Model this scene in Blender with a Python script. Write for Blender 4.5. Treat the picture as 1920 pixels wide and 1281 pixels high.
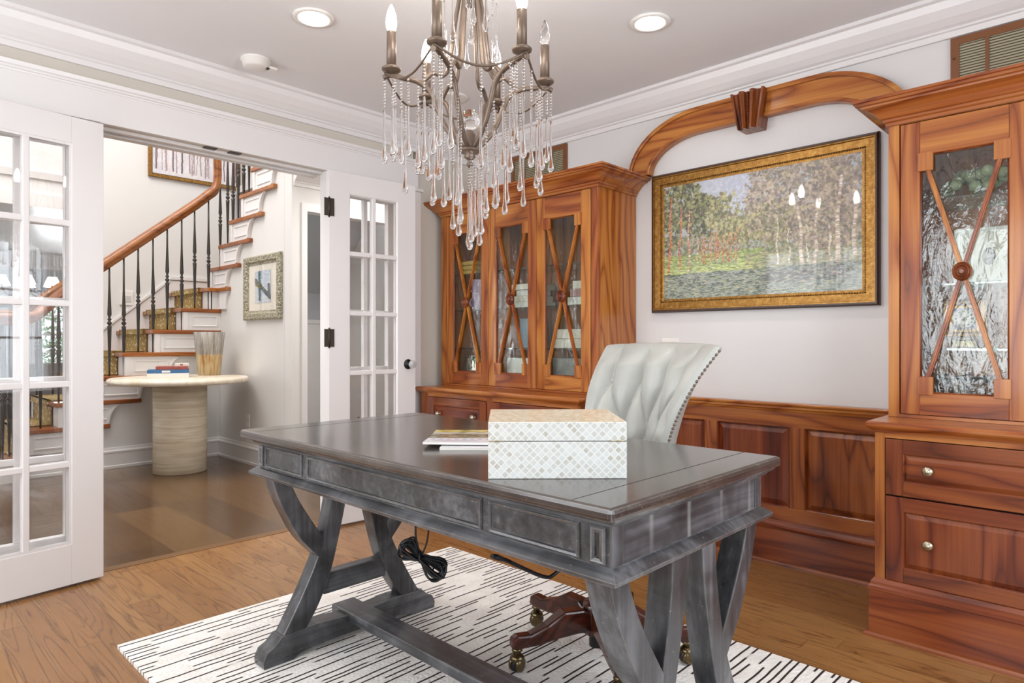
import bpy, math, random
import numpy as np
from mathutils import Vector, Matrix
random.seed(7)
PI=math.pi; R_=math.radians
SC=bpy.context.scene; COL=SC.collection
for o in list(bpy.data.objects): bpy.data.objects.remove(o)

# ---------------------------------------------------------------- camera, world, exposure, window light, added room fills
cd=bpy.data.cameras.new('camera'); cam=bpy.data.objects.new('camera',cd); COL.objects.link(cam)
cd.sensor_width=36.0; cd.lens=1229.7/1920*36; cd.clip_start=.02; cd.clip_end=200
cam.location=(0,0,1.06); cam.rotation_euler=(R_(90),0,-math.atan2(.7198,.6942))
SC.camera=cam
SC.view_settings.view_transform='Standard'; SC.view_settings.look='None'
SC.view_settings.exposure=0.18; SC.view_settings.gamma=1.0; SC.view_settings.use_curve_mapping=False
w=bpy.data.worlds.new('daylight'); SC.world=w; w.use_nodes=True
bg=w.node_tree.nodes['Background']; bg.inputs[0].default_value=(.86,.93,1,1); bg.inputs[1].default_value=1.3

def area(name,loc,size,power,rot,color=(1,1,1)):
    l=bpy.data.lights.new(name,'AREA'); l.shape='RECTANGLE'; l.size=size[0]; l.size_y=size[1]; l.energy=power; l.color=color
    o=bpy.data.objects.new(name,l); COL.objects.link(o); o.location=loc; o.rotation_euler=rot; return o
COOL=(.86,.93,1.0); WARM=(1,.87,.72)
area('window_daylight_south',(.8,-1.5,1.35),(1.3,1.5),23,(R_(90),0,0),COOL)
area('window_daylight_south_east',(2.3,-1.5,1.35),(1.3,1.5),28,(R_(90),0,0),COOL)
area('window_daylight_west',(-1.4,.7,1.35),(1.3,1.5),35,(R_(90),0,R_(-90)),(.93,.96,1))
area('window_daylight_west_north',(-1.4,2.55,1.35),(1.3,1.5),35,(R_(90),0,R_(-90)),(.93,.96,1))
area('hall_overhead_fill',(.6,5.2,4.9),(3.2,2.6),170,(0,0,0),(1,.975,.95))  # unseen panel added high up to brighten the stair hall
area('living_room_daylight',(2.7,12.8,1.3),(1.1,1.2),90,(R_(90),0,R_(180)),(.93,.97,1))
area('living_room_fill_west',(-3.4,10,1.4),(2.4,1.8),110,(R_(90),0,R_(-90)),(.93,.97,1))  # added fill for the living room; this wall has no window
area('corridor_fill',(3.4,4.2,2.40),(.6,.6),24,(0,0,0),(1,.97,.94))  # added area light without a fixture, lifts the corridor
area('back_room_fill',(3.3,5.5,2.40),(.5,.5),12,(0,0,0),(.9,.95,1))  # unseen area light with no fixture, brightens the back room

# ---------------------------------------------------------------- node helpers
def lin(c): return tuple(((x/12.92) if x<=.04045 else ((x+.055)/1.055)**2.4) for x in c)
def hx(s): return lin(tuple(int(s[i:i+2],16)/255 for i in (0,2,4)))
class NT:
    def __init__(s,name):
        s.m=bpy.data.materials.new(name); s.m.use_nodes=True; s.t=s.m.node_tree; s.b=s.t.nodes['Principled BSDF']; s.out=s.t.nodes['Material Output']
    def n(s,ty,ins=None,**kw):
        nd=s.t.nodes.new(ty)
        for k,v in kw.items(): setattr(nd,k,v)
        for k,v in (ins or {}).items():
            if hasattr(v,'is_output') or isinstance(v,bpy.types.NodeSocket): s.t.links.new(v,nd.inputs[k])
            else:
                if isinstance(v,(tuple,list)) and len(v)==3 and nd.inputs[k].type=='RGBA': v=(*v,1)
                nd.inputs[k].default_value=v
        return nd
    def mth(s,op,a,b=0,c=None):
        ins={0:a,1:b}
        if c is not None: ins[2]=c
        return s.n('ShaderNodeMath',ins,operation=op).outputs[0]
    def ramp(s,f,st):
        r=s.n('ShaderNodeValToRGB',{0:f}); e=r.color_ramp.elements
        while len(e)<len(st): e.new(.5)
        for i,(p,c) in enumerate(st): e[i].position=p; e[i].color=(*c,1) if len(c)==3 else c
        return r.outputs[0]
    def mix(s,f,a,b,mode='MIX'):
        nd=s.n('ShaderNodeMix',data_type='RGBA',blend_type=mode)
        for i,v in ((0,f),(6,a),(7,b)):
            if isinstance(v,bpy.types.NodeSocket): s.t.links.new(v,nd.inputs[i])
            else: nd.inputs[i].default_value=(*v,1) if isinstance(v,(tuple,list)) and len(v)==3 else v
        return nd.outputs[2]
    def coord(s,rnd=0):
        o=s.n('ShaderNodeTexCoord').outputs['Object']
        if rnd:
            oi=s.n('ShaderNodeObjectInfo').outputs['Random']
            k=s.mth('MULTIPLY',oi,rnd); c=s.n('ShaderNodeCombineXYZ',{0:k,1:k,2:k}).outputs[0]
            o=s.n('ShaderNodeVectorMath',{0:o,1:c},operation='ADD').outputs[0]
        return o
    def mp(s,v,sc,loc=(0,0,0),rot=(0,0,0)): return s.n('ShaderNodeMapping',{0:v,1:loc,2:rot,3:sc}).outputs[0]
    def noise(s,v,scale,detail=2,rough=.5,dist=0): return s.n('ShaderNodeTexNoise',{'Vector':v,'Scale':scale,'Detail':detail,'Roughness':rough,'Distortion':dist}).outputs[0]
    def bump(s,h,st=.2,d=.01): 
        b=s.n('ShaderNodeBump',{'Height':h,'Strength':st,'Distance':d}).outputs[0]; s.t.links.new(b,s.b.inputs['Normal']); return b
    def set(s,**k):
        for a,v in k.items():
            a={'col':'Base Color','rough':'Roughness','metal':'Metallic','coat':'Coat Weight','coatr':'Coat Roughness','spec':'Specular IOR Level','trans':'Transmission Weight','ior':'IOR','sheen':'Sheen Weight','ecol':'Emission Color','es':'Emission Strength'}[a]
            if isinstance(v,bpy.types.NodeSocket): s.t.links.new(v,s.b.inputs[a])
            else: s.b.inputs[a].default_value=(*v,1) if isinstance(v,(tuple,list)) and len(v)==3 else v
        return s
def plain(name,c,rough=.5,var=.04,nscale=8,**k):
    t=NT(name); v=t.noise(t.coord(),nscale,3)
    f=t.mth('MULTIPLY_ADD',v,var*2,1-var)
    c3=t.n('ShaderNodeCombineColor',{0:f,1:f,2:f}).outputs[0]
    t.set(col=t.mix(1.0,c,c3,'MULTIPLY'),rough=rough,**k); return t.m
def wood(name,ax,c1,c2,c3,rough=.28,coat=.25,K=11,low=1.0,rnd=9):
    t=NT(name); o=t.coord(rnd)
    sc=[3.2,3.2,3.2]; sc[ax]=.42; fs=[85,85,85]; fs[ax]=2.2; ms=[9,9,9]; ms[ax]=.5
    n1=t.noise(t.mp(o,sc),2.1*low,1.5,.45,.25)
    ring=t.mth('POWER',t.mth('ABSOLUTE',t.mth('SINE',t.mth('MULTIPLY',n1,K*2))),.45)
    fine=t.noise(t.mp(o,fs),1,3,.6); mid=t.noise(t.mp(o,ms),1.3,2,.5)
    f=t.mth('ADD',t.mth('MULTIPLY',ring,.34),t.mth('ADD',t.mth('MULTIPLY',mid,.40),t.mth('MULTIPLY',fine,.34)))
    col=t.ramp(f,[(.30,c1),(.58,c2),(.80,c3)])
    oi=t.n('ShaderNodeObjectInfo').outputs['Random']
    hs=t.n('ShaderNodeHueSaturation',{'Hue':t.mth('MULTIPLY_ADD',oi,.012,.494),'Saturation':1.0,'Value':t.mth('MULTIPLY_ADD',oi,.26,.86),'Color':col}).outputs[0]
    t.set(col=hs,rough=rough,coat=coat,coatr=.12,spec=.4); t.bump(fine,.06,.002); return t.m
CH=(hx('5a260b'),hx('99501d'),hx('bd7a38'))
cherry=[wood('cherry_wood_'+'xyz'[a],a,*CH) for a in range(3)]
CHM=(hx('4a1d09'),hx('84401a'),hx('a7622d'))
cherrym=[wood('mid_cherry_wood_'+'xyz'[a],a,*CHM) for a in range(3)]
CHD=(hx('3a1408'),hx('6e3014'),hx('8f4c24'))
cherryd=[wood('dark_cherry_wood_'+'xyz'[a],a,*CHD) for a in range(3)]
railw=wood('handrail_oak',0,hx('5f3009'),hx('8f5320'),hx('a5692e'),.3,.3)
treadw=wood('tread_oak',0,hx('6a3413'),hx('8f4e22'),hx('a5632f'),.3,.2)
mahog=wood('mahogany',0,hx('1d0b06'),hx('3a170d'),hx('54261a'),.25,.4)
DK=(hx('1f1f21'),hx('46474a'),hx('76777b'))
def deskmat(name,ax,c=DK,rough=.32,coat=.25):
    t=NT(name); o=t.coord(5); fs=[60,60,60]; fs[ax]=2
    fine=t.noise(t.mp(o,fs),1,3,.6); big=t.noise(t.mp(o,(5,5,5)),1,3,.6,.4)
    col=t.ramp(t.mth('ADD',t.mth('MULTIPLY',fine,.35),t.mth('MULTIPLY',big,.65)),[(.34,c[0]),(.5,c[1]),(.66,c[2])])
    spk=t.noise(o,190,1,.5); col=t.mix(t.n('ShaderNodeMapRange',{0:spk,1:.74,2:.78,3:0,4:.6}).outputs[0],col,hx('a8a39c'))
    bv=t.n('ShaderNodeBevel',{'Radius':.0035},samples=4).outputs[0]; gn=t.n('ShaderNodeNewGeometry').outputs['Normal']
    dt_=t.n('ShaderNodeVectorMath',{0:bv,1:gn},operation='DOT_PRODUCT').outputs['Value']
    ed=t.mth('MULTIPLY',t.n('ShaderNodeMapRange',{0:dt_,1:.985,2:.90,3:0,4:.85}).outputs[0],t.n('ShaderNodeMapRange',{0:t.noise(o,22,3),1:.4,2:.62,3:.35,4:1}).outputs[0])
    col=t.mix(ed,col,hx('9a958f'))
    t.set(col=col,rough=rough,coat=coat,coatr=.15); t.bump(fine,.05,.002); return t.m
desk_y=deskmat('grey_stained_wood_y',1); desk_x=deskmat('grey_stained_wood_x',0); desk_z=deskmat('grey_stained_wood_z',2)
def streaked():
    m=deskmat('streaked_grey_wood',0); nt=m.node_tree; b=nt.nodes['Principled BSDF']; src=b.inputs['Base Color'].links[0].from_socket
    t=NT.__new__(NT); t.m=m; t.t=nt; t.b=b; o=t.coord(); s=t.n('ShaderNodeSeparateXYZ',{0:o}); x=t.mth('ADD',s.outputs[0],t.mth('MULTIPLY',t.noise(o,9,2),.006))
    fr=t.mth('PINGPONG',t.mth('DIVIDE',t.mth('ADD',x,.183-.003),.1465),.5); k=t.n('ShaderNodeMapRange',{0:fr,1:.0,2:.07,3:.75,4:0}).outputs[0]
    ny=t.n('ShaderNodeSeparateXYZ',{0:t.n('ShaderNodeNewGeometry').outputs['Normal']}).outputs[1]; f=t.mth('MULTIPLY',k,t.mth('LESS_THAN',ny,-.9))
    f=t.mth('MULTIPLY',f,t.n('ShaderNodeMapRange',{0:t.noise(t.mp(o,(20,1,9)),1,2),1:.35,2:.6,3:.2,4:1}).outputs[0])
    nt.links.new(t.mix(f,src,hx('9b9b98')),b.inputs['Base Color']); return m
desk_streak=streaked()
desk_top=deskmat('grey_stained_top',1,(hx('2e2826'),hx('433b37'),hx('564c47')),.22,.45)

wallp=plain('warm_white_paint',hx('dcdad9'),.6,.012); wall_n=plain('beige_wall_paint',hx('d2cbc0'),.6,.012)
trimw=plain('white_trim_paint',hx('e6e3e2'),.32,.01); ceilp=plain('ceiling_paint',hx('ebeaeb'),.7,.012)
hallw=plain('hall_wall_paint',hx('e0dedc'),.6,.012); bluew=plain('blue_grey_paint',hx('b9bdc1'),.6,.02)
white=plain('white_plastic',hx('ece9e4'),.35,.01); iron=plain('dark_iron',hx('4b4642'),.42,.1,30,metal=.75)
bronze=plain('aged_bronze',hx('7a6a5d'),.42,.18,40,metal=.65); black=plain('black_plastic',hx('121519'),.35,.05)
brass=plain('antique_brass',hx('6f6146'),.28,.15,60,metal=1.0); chrome=plain('polished_chrome',hx('c9cccd'),.12,.03,metal=1.0)
pewter=plain('pewter_knob_metal',hx('b9b19c'),.3,.25,90,metal=1.0); hingem=plain('hinge_bronze',hx('4a443d'),.4,.1,metal=.8)
cream=plain('cream_paper',hx('efe9dc'),.7,.03); knobg=plain('faceted_glass_knob',hx('e8eaea'),.06,.02,trans=.45,ior=1.5)
thresh=plain('threshold_wood',hx('71502f'),.35,.12,40)
dark=plain('dark_gap',hx('1a0f0a'),.8)

def flooring(name,w,L,cols,rough=.3,K=26,contrast=.55):
    t=NT(name); o=t.coord(); s=t.n('ShaderNodeSeparateXYZ',{0:o})
    ix=t.mth('FLOOR',t.mth('DIVIDE',s.outputs[0],w)); r1=t.n('ShaderNodeTexWhiteNoise',{'W':ix},noise_dimensions='1D').outputs[0]
    yy=t.mth('ADD',t.mth('DIVIDE',s.outputs[1],L),t.mth('MULTIPLY',r1,7.3)); iy=t.mth('FLOOR',yy)
    cv=t.n('ShaderNodeCombineXYZ',{0:ix,1:iy}).outputs[0]; r2=t.n('ShaderNodeTexWhiteNoise',{'Vector':cv},noise_dimensions='2D').outputs[0]
    gv=t.n('ShaderNodeCombineXYZ',{0:t.mth('MULTIPLY',s.outputs[0],13.0),1:t.mth('MULTIPLY',s.outputs[1],.95),2:t.mth('MULTIPLY',r2,37)}).outputs[0]
    n1=t.noise(gv,1.0,1.5,.5,.15); ring=t.mth('POWER',t.mth('ABSOLUTE',t.mth('SINE',t.mth('MULTIPLY',n1,K))),.38)
    fv=t.n('ShaderNodeCombineXYZ',{0:t.mth('MULTIPLY',s.outputs[0],170),1:t.mth('MULTIPLY',s.outputs[1],5),2:r2}).outputs[0]
    fine=t.noise(fv,1,2,.6)
    base=t.ramp(r2,[(0,cols[0]),(.5,cols[1]),(1,cols[2])])
    g=t.ramp(t.mth('ADD',t.mth('MULTIPLY',ring,.48),t.mth('MULTIPLY',fine,.52)),[(.25,(.36,.28,.22)),(.66,(1,1,1))])
    col=t.mix(contrast,base,t.mix(1.0,base,g,'MULTIPLY'))
    fx=t.mth('PINGPONG',t.mth('DIVIDE',s.outputs[0],w),.5); fy=t.mth('PINGPONG',yy,.5)
    gap=t.mth('MINIMUM',t.mth('MULTIPLY',fx,w),t.mth('MULTIPLY',fy,L)); gm=t.n('ShaderNodeMapRange',{0:gap,1:.0006,2:.0016,3:.55,4:0}).outputs[0]
    col=t.mix(gm,col,hx('2a170a'))
    t.set(col=col,rough=t.mth('MULTIPLY_ADD',ring,-.08,rough+.06),coat=.15,coatr=.2); t.bump(t.mth('ADD',ring,t.mth('MULTIPLY',gm,-4)),.05,.0015); return t.m
oakf=flooring('oak_strip_floor',.083,1.5,(hx('8f6338'),hx('96693b'),hx('9d7142')),.25,44,1.0)
hallf=flooring('dark_plank_floor',.30,1.15,(hx('523a24'),hx('62472c'),hx('705333')),.2,14,.2)

def glassmat(name,fac=.10,tint=(1,1,1),rough=0.0,bumpy=0):
    t=NT(name); t.t.nodes.remove(t.b)
    tr=t.n('ShaderNodeBsdfTransparent',{0:tint}); gl=t.n('ShaderNodeBsdfGlossy',{0:(1,1,1),1:rough})
    ge=t.n('ShaderNodeNewGeometry'); dt_=t.n('ShaderNodeVectorMath',{0:ge.outputs['Normal'],1:ge.outputs['Incoming']},operation='DOT_PRODUCT')
    cth=t.mth('SUBTRACT',1.0,t.mth('ABSOLUTE',dt_.outputs['Value'])); f=t.mth('ADD',t.mth('MULTIPLY',t.mth('POWER',cth,5),.9),fac)
    if bumpy:
        o=t.coord(); a=t.noise(t.mp(o,(10,10,4)),1.6,3,.6,1.2); b=t.noise(o,70,2,.5)
        h=t.mth('ADD',a,t.mth('MULTIPLY',b,.12))
        bp=t.n('ShaderNodeBump',{'Height':h,'Strength':bumpy,'Distance':.02}).outputs[0]
        t.t.links.new(bp,gl.inputs['Normal']); t.t.links.new(bp,dt_.inputs[0])
    mx=t.n('ShaderNodeMixShader',{0:f,1:tr.outputs[0],2:gl.outputs[0]}); t.t.links.new(mx.outputs[0],t.out.inputs[0]); return t.m
pane=glassmat('window_glass',.03); seeded=glassmat('seeded_wavy_glass',.045,(.95,.98,.96),.04,.24)
shelfg=glassmat('green_edge_glass',.12,(.72,.86,.80))
def crystalm(name,c=(1,1,1),rough=0):
    t=NT(name); t.set(col=c,trans=1.0,rough=rough,ior=1.47); return t.m
crystal=crystalm('clear_crystal')
def emitm(name,c,s):
    t=NT(name); t.set(col=c,ecol=c,es=s); return t.m
bulbm=emitm('lit_bulb',(1,.93,.86),80); canlm=emitm('recessed_lamp_glow',(1,.93,.85),9)
shadem=emitm('lit_lampshade',(1,.93,.8),1.1)
leather=None
t=NT('pale_grey_leather'); o=t.coord(); t.set(col=t.ramp(t.noise(o,6,3),[(.3,hx('a3a49f')),(.7,hx('b8b9b3'))]),rough=.34,coat=.15,coatr=.3); t.bump(t.noise(o,260,2),.05,.001); leather=t.m
t=NT('travertine'); o=t.coord(); n=t.noise(t.mp(o,(1.5,1.5,46)),1,4,.6,.6); n2=t.noise(t.mp(o,(3,3,9)),2,3)
t.set(col=t.ramp(t.mth('ADD',t.mth('MULTIPLY',n,.7),t.mth('MULTIPLY',n2,.3)),[(.32,hx('bfae92')),(.5,hx('dccfb6')),(.66,hx('eee5d4'))]),rough=.5); t.bump(n,.25,.004); trav=t.m
t=NT('travertine_slab'); o=t.coord(); n=t.noise(t.mp(o,(14,14,2)),1,3,.6,.5)
t.set(col=t.ramp(n,[(.3,hx('d3c3a8')),(.6,hx('ece2d2'))]),rough=.35); travs=t.m
# antelope pattern stair runner
t=NT('spotted_antelope_carpet'); o=t.coord(); v=t.n('ShaderNodeTexVoronoi',{'Vector':t.mp(o,(1,1,.75)),'Scale':30,'Randomness':.8}).outputs['Distance']
st=t.n('ShaderNodeSeparateXYZ',{0:o}).outputs[1]; band=t.mth('PINGPONG',t.mth('ADD',st,.12),.36)
bc=t.ramp(band,[(.0,hx('5d4423')),(.05,hx('93763f')),(.3,hx('a58b55'))]); sp=t.n('ShaderNodeMapRange',{0:v,1:.20,2:.30,3:1,4:0}).outputs[0]
t.set(col=t.mix(sp,bc,hx('e2d8bb')),rough=.9); t.bump(t.noise(o,250,2),.3,.004); runnerm=t.m
# rug
t=NT('striped_wool_rug'); o=t.coord(); s=t.n('ShaderNodeSeparateXYZ',{0:o}); X,Y=s.outputs[0],s.outputs[1]
wob=t.noise(t.mp(o,(3,3,1)),1.6,2); Yw=t.mth('ADD',t.mth('DIVIDE',Y,.0250),t.mth('MULTIPLY',wob,.5)); row=t.mth('FLOOR',Yw); fr=t.mth('FRACT',Yw)
r=t.n('ShaderNodeTexWhiteNoise',{'W':row},noise_dimensions='1D').outputs[0]
seg=t.n('ShaderNodeTexNoise',{'W':t.mth('ADD',t.mth('MULTIPLY',X,3.4),t.mth('MULTIPLY',r,91)),'Scale':1.0,'Detail':0},noise_dimensions='1D').outputs[0]
off=t.mth('MULTIPLY_ADD',r,.5,.25); dd=t.mth('ABSOLUTE',t.mth('SUBTRACT',fr,off))
ln=t.n('ShaderNodeMapRange',{0:t.mth('ADD',dd,t.mth('MULTIPLY',t.noise(o,120,1),.05)),1:.145,2:.185,3:1,4:0}).outputs[0]
on=t.n('ShaderNodeMapRange',{0:seg,1:.455,2:.47,3:0,4:1}).outputs[0]; m=t.mth('MULTIPLY',ln,on)
lp=t.n('ShaderNodeTexVoronoi',{'Vector':t.mp(o,(85,110,1)),'Scale':1.0}).outputs['Distance']
cr=t.ramp(t.noise(o,14,3),[(.3,hx('ece7e0')),(.7,hx('f8f5f1'))]); t.set(col=t.mix(m,cr,hx('2f2320')),rough=.95); t.bump(t.mth('SUBTRACT',t.mth('MULTIPLY',lp,-.8),t.mth('MULTIPLY',m,.5)),.6,.005); rugm=t.m
# mother of pearl
def pearl(name,top):
    t=NT(name); o=t.coord(); s=t.n('ShaderNodeSeparateXYZ',{0:o}); x,y,z=s.outputs
    hh=t.mth('ADD',x,y)
    if top: p=t.mth('DIVIDE',x,.0105); q=t.mth('DIVIDE',y,.024); p=t.mth('ADD',p,t.mth('MULTIPLY',t.mth('FLOOR',q),.5))
    else: p=t.mth('DIVIDE',t.mth('ADD',hh,z),.0170); q=t.mth('DIVIDE',t.mth('SUBTRACT',hh,z),.0170)
    cv=t.n('ShaderNodeCombineXYZ',{0:t.mth('FLOOR',p),1:t.mth('FLOOR',q)}).outputs[0]; r=t.n('ShaderNodeTexWhiteNoise',{'Vector':cv},noise_dimensions='2D').outputs[0]
    gx=t.mth('PINGPONG',p,.5); gy=t.mth('PINGPONG',q,.5); g=t.n('ShaderNodeMapRange',{0:t.mth('MINIMUM',gx,gy),1:.09,2:.12,3:1,4:0}).outputs[0]
    nn=t.noise(o,110,2,.6,.6); f=t.mth('ADD',t.mth('MULTIPLY',r,.55),t.mth('MULTIPLY',nn,.45))
    if top: col=t.ramp(f,[(.2,hx('cbb896')),(.5,hx('dccfb4')),(.8,hx('ece5d6'))])
    else: col=t.ramp(f,[(.12,hx('aeaa9c')),(.34,hx('c2c4be')),(.6,hx('cdd1ce')),(.85,hx('dadddb'))])
    t.set(col=t.mix(g,col,hx('e0dfd9') if not top else hx('d9cdb6')),rough=.3,coat=.12 if top else .5,coatr=.08); return t.m
pearls=pearl('pearl_lattice_inlay',0); pearlt=pearl('pearl_strip_inlay',1)
t=NT('gilt_frame'); o=t.coord(); t.set(col=t.ramp(t.noise(o,60,4,.7),[(.3,hx('74501f')),(.5,hx('93692f')),(.7,hx('b08a4c'))]),rough=.35,metal=.7); gilt=t.m
giltd=plain('dark_umber_frame',hx('3d2110'),.35,.3,40)
t=NT('carved_pewter_frame'); o=t.coord(); v=t.n('ShaderNodeTexVoronoi',{'Vector':o,'Scale':55}).outputs['Distance']; t.set(col=t.ramp(v,[(.1,hx('6f6a58')),(.6,hx('b3ad96'))]),rough=.4,metal=.3); t.bump(v,.8,.01); carved=t.m
vcm=None
t=NT('painted_canvas'); a=t.n('ShaderNodeAttribute',attribute_name='paint').outputs['Color']; t.set(col=a,rough=.45,coat=.8,coatr=.03); vcm=t.m; t.b.inputs['Coat IOR'].default_value=1.5
t=NT('printed_paper'); a=t.n('ShaderNodeAttribute',attribute_name='paint').outputs['Color']; t.set(col=a,rough=.35,coat=.4,coatr=.1); printm=t.m
t=NT('green_foliage'); o=t.coord(); t.set(col=t.ramp(t.noise(o,9,4,.7),[(.3,hx('3c5a35')),(.5,hx('7fa070')),(.75,hx('c4d8ba'))]),rough=.7); leafm=t.m
t=NT('mercury_glass'); o=t.coord(); n=t.noise(t.mp(o,(1,1,.4)),45,4,.7,.5); t.set(col=t.ramp(n,[(.4,hx('3b2c1c')),(.52,hx('e9e2cf'))]),rough=.15,metal=.6); mercm=t.m
t=NT('amber_striated_glass'); o=t.coord(); s=t.n('ShaderNodeSeparateXYZ',{0:o}); n=t.noise(t.mp(o,(50,50,3)),1,3,.6,.3)
lowm=t.n('ShaderNodeMapRange',{0:s.outputs[2],1:.175,2:.185,3:1,4:0}).outputs[0]
c1=t.ramp(n,[(.3,hx('c68e4b')),(.55,hx('efdcb0')),(.8,hx('f7efd9'))]); c2=t.ramp(n,[(.3,hx('8f8a84')),(.5,hx('c9c2b8')),(.8,hx('eceae6'))])
t.set(col=t.mix(lowm,c2,c1),rough=.12,trans=.45,ior=1.2); vasem=t.m
t=NT('louver_screen'); o=t.coord(); s=t.n('ShaderNodeSeparateXYZ',{0:o}); l=t.mth('PINGPONG',t.mth('DIVIDE',s.outputs[2],.011),.5)
t.set(col=t.ramp(l,[(.12,hx('3b3220')),(.3,hx('a39a7d'))]),rough=.5); t.bump(l,.5,.004); louver=t.m
browntrim=plain('brown_metal_paint',hx('7a4a26'),.4,.05)
ribg=plain('sofa_grey_fabric',hx('8d8682'),.9,.1,60); navy=plain('navy_fabric',hx('2a2f3a'),.8,.1,60)
# ---------------------------------------------------------------- mesh helpers
WM={}
class M:
    def __init__(s): s.v=[]; s.f=[]; s.sm=[]
    def add(s,vs,fs,smooth=False):
        b=len(s.v); s.v+= [tuple(p) for p in vs]; s.f+=[tuple(b+i for i in f) for f in fs]; s.sm+=[smooth]*len(fs); return s
    def hexa(s,p):
        return s.add(p,[(0,3,2,1),(4,5,6,7),(0,1,5,4),(1,2,6,5),(2,3,7,6),(3,0,4,7)])
    def box(s,x0,x1,y0,y1,z0,z1):
        x0,x1=min(x0,x1),max(x0,x1); y0,y1=min(y0,y1),max(y0,y1); z0,z1=min(z0,z1),max(z0,z1)
        return s.hexa([(x0,y0,z0),(x1,y0,z0),(x1,y1,z0),(x0,y1,z0),(x0,y0,z1),(x1,y0,z1),(x1,y1,z1),(x0,y1,z1)])
    def prism(s,poly,ax,a,b,smooth=False):
        # poly: 2D points in the plane normal to ax (ax=0:(y,z) 1:(x,z) 2:(x,y))
        def P(u,v,w): return (w,u,v) if ax==0 else ((u,w,v) if ax==1 else (u,v,w))
        n=len(poly); ar=sum(poly[i][0]*poly[(i+1)%n][1]-poly[(i+1)%n][0]*poly[i][1] for i in range(n))
        flip=(ar<0)!=(ax==1)
        if b<a: a,b=b,a
        if flip: poly=poly[::-1]
        vs=[P(u,v,a) for u,v in poly]+[P(u,v,b) for u,v in poly]
        s.add(vs,[tuple(range(n-1,-1,-1)),tuple(range(n,2*n))])
        s.add(vs,[(i,(i+1)%n,n+(i+1)%n,n+i) for i in range(n)],smooth); return s
    def tube(s,pts,r,seg=10,cap=True,closed=False,sy=1.0,up=None):
        pts=[Vector(p) for p in pts]; n=len(pts); rr=r if isinstance(r,(list,tuple)) else [r]*n
        vs=[]; prev=None
        for i,p in enumerate(pts):
            if closed: d=(pts[(i+1)%n]-pts[i-1])
            else: d=(pts[min(i+1,n-1)]-pts[max(i-1,0)])
            d.normalize()
            if up is not None: a=Vector(up).cross(d); 
            elif prev is None: a=Vector((0,0,1)).cross(d) if abs(d.z)<.95 else Vector((1,0,0)).cross(d)
            else: a=prev-d*prev.dot(d)
            if a.length<1e-6: a=Vector((1,0,0)).cross(d)
            a.normalize(); b=d.cross(a); prev=a
            for k in range(seg):
                t=2*PI*k/seg; vs.append(p+a*(math.cos(t)*rr[i])+b*(math.sin(t)*rr[i]*sy))
        fs=[]
        for i in range(n if closed else n-1):
            j=(i+1)%n
            for k in range(seg): fs.append((i*seg+k,i*seg+(k+1)%seg,j*seg+(k+1)%seg,j*seg+k))
        if cap and not closed:
            base=len(s.v); s.add(vs,fs,True)
            s.f.append(tuple(base+k for k in range(seg-1,-1,-1))); s.f.append(tuple(base+(n-1)*seg+k for k in range(seg))); s.sm+=[False]*2; return s
        return s.add(vs,fs,True)
    def lathe(s,prof,c=(0,0,0),seg=24,axis='z',smooth=True):
        # prof [(r,h)] along axis
        vs=[]; n=len(prof)
        for r,hh in prof:
            for k in range(seg):
                t=2*PI*k/seg; a,b=r*math.cos(t),r*math.sin(t)
                q=(a,b,hh) if axis=='z' else ((hh,a,b) if axis=='x' else (b,hh,a))
                vs.append((q[0]+c[0],q[1]+c[1],q[2]+c[2]))
        fs=[]
        for i in range(n-1):
            for k in range(seg): fs.append((i*seg+k,i*seg+(k+1)%seg,(i+1)*seg+(k+1)%seg,(i+1)*seg+k))
        b=len(s.v); s.add(vs,fs,smooth)
        if prof[0][0]>1e-5: s.f.append(tuple(b+k for k in range(seg-1,-1,-1))); s.sm.append(False)
        if prof[-1][0]>1e-5: s.f.append(tuple(b+(n-1)*seg+k for k in range(seg))); s.sm.append(False)
        return s
    def sphere(s,c,r,seg=12,rings=8,sc=(1,1,1)):
        vs=[]; fs=[]
        for i in range(rings+1):
            ph=PI*i/rings
            for k in range(seg): t=2*PI*k/seg; vs.append((c[0]+r*sc[0]*math.sin(ph)*math.cos(t),c[1]+r*sc[1]*math.sin(ph)*math.sin(t),c[2]-r*sc[2]*math.cos(ph)))
        for i in range(rings):
            for k in range(seg): fs.append((i*seg+k,i*seg+(k+1)%seg,(i+1)*seg+(k+1)%seg,(i+1)*seg+k))
        return s.add(vs,fs,True)
    def sweep(s,path,prof,closed=False,caps=True):
        # path: plan points (x,y); prof: closed polygon [(out,z)], out = to the right of travel
        n=len(path); m=len(prof); P=[Vector(p) for p in path]; vs=[]
        for i in range(n):
            d1=(P[i]-P[i-1]).normalized() if (i>0 or closed) else None
            d2=(P[(i+1)%n]-P[i]).normalized() if (i<n-1 or closed) else None
            if d1 is None: d1=d2
            if d2 is None: d2=d1
            n1=Vector((d1.y,-d1.x)); n2=Vector((d2.y,-d2.x)); q=n1+n2; q=q/(q.length_squared/2) if q.length>1e-6 else n1
            for o,z in prof: vs.append((P[i].x+q.x*o,P[i].y+q.y*o,z))
        fs=[]
        for i in range(n if closed else n-1):
            j=(i+1)%n
            for k in range(m): fs.append((i*m+k,j*m+k,j*m+(k+1)%m,i*m+(k+1)%m))
        b=len(s.v); s.add(vs,fs)
        if caps and not closed:
            s.f.append(tuple(b+k for k in range(m))); s.f.append(tuple(b+(n-1)*m+k for k in range(m-1,-1,-1))); s.sm+=[False]*2
        return s
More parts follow.
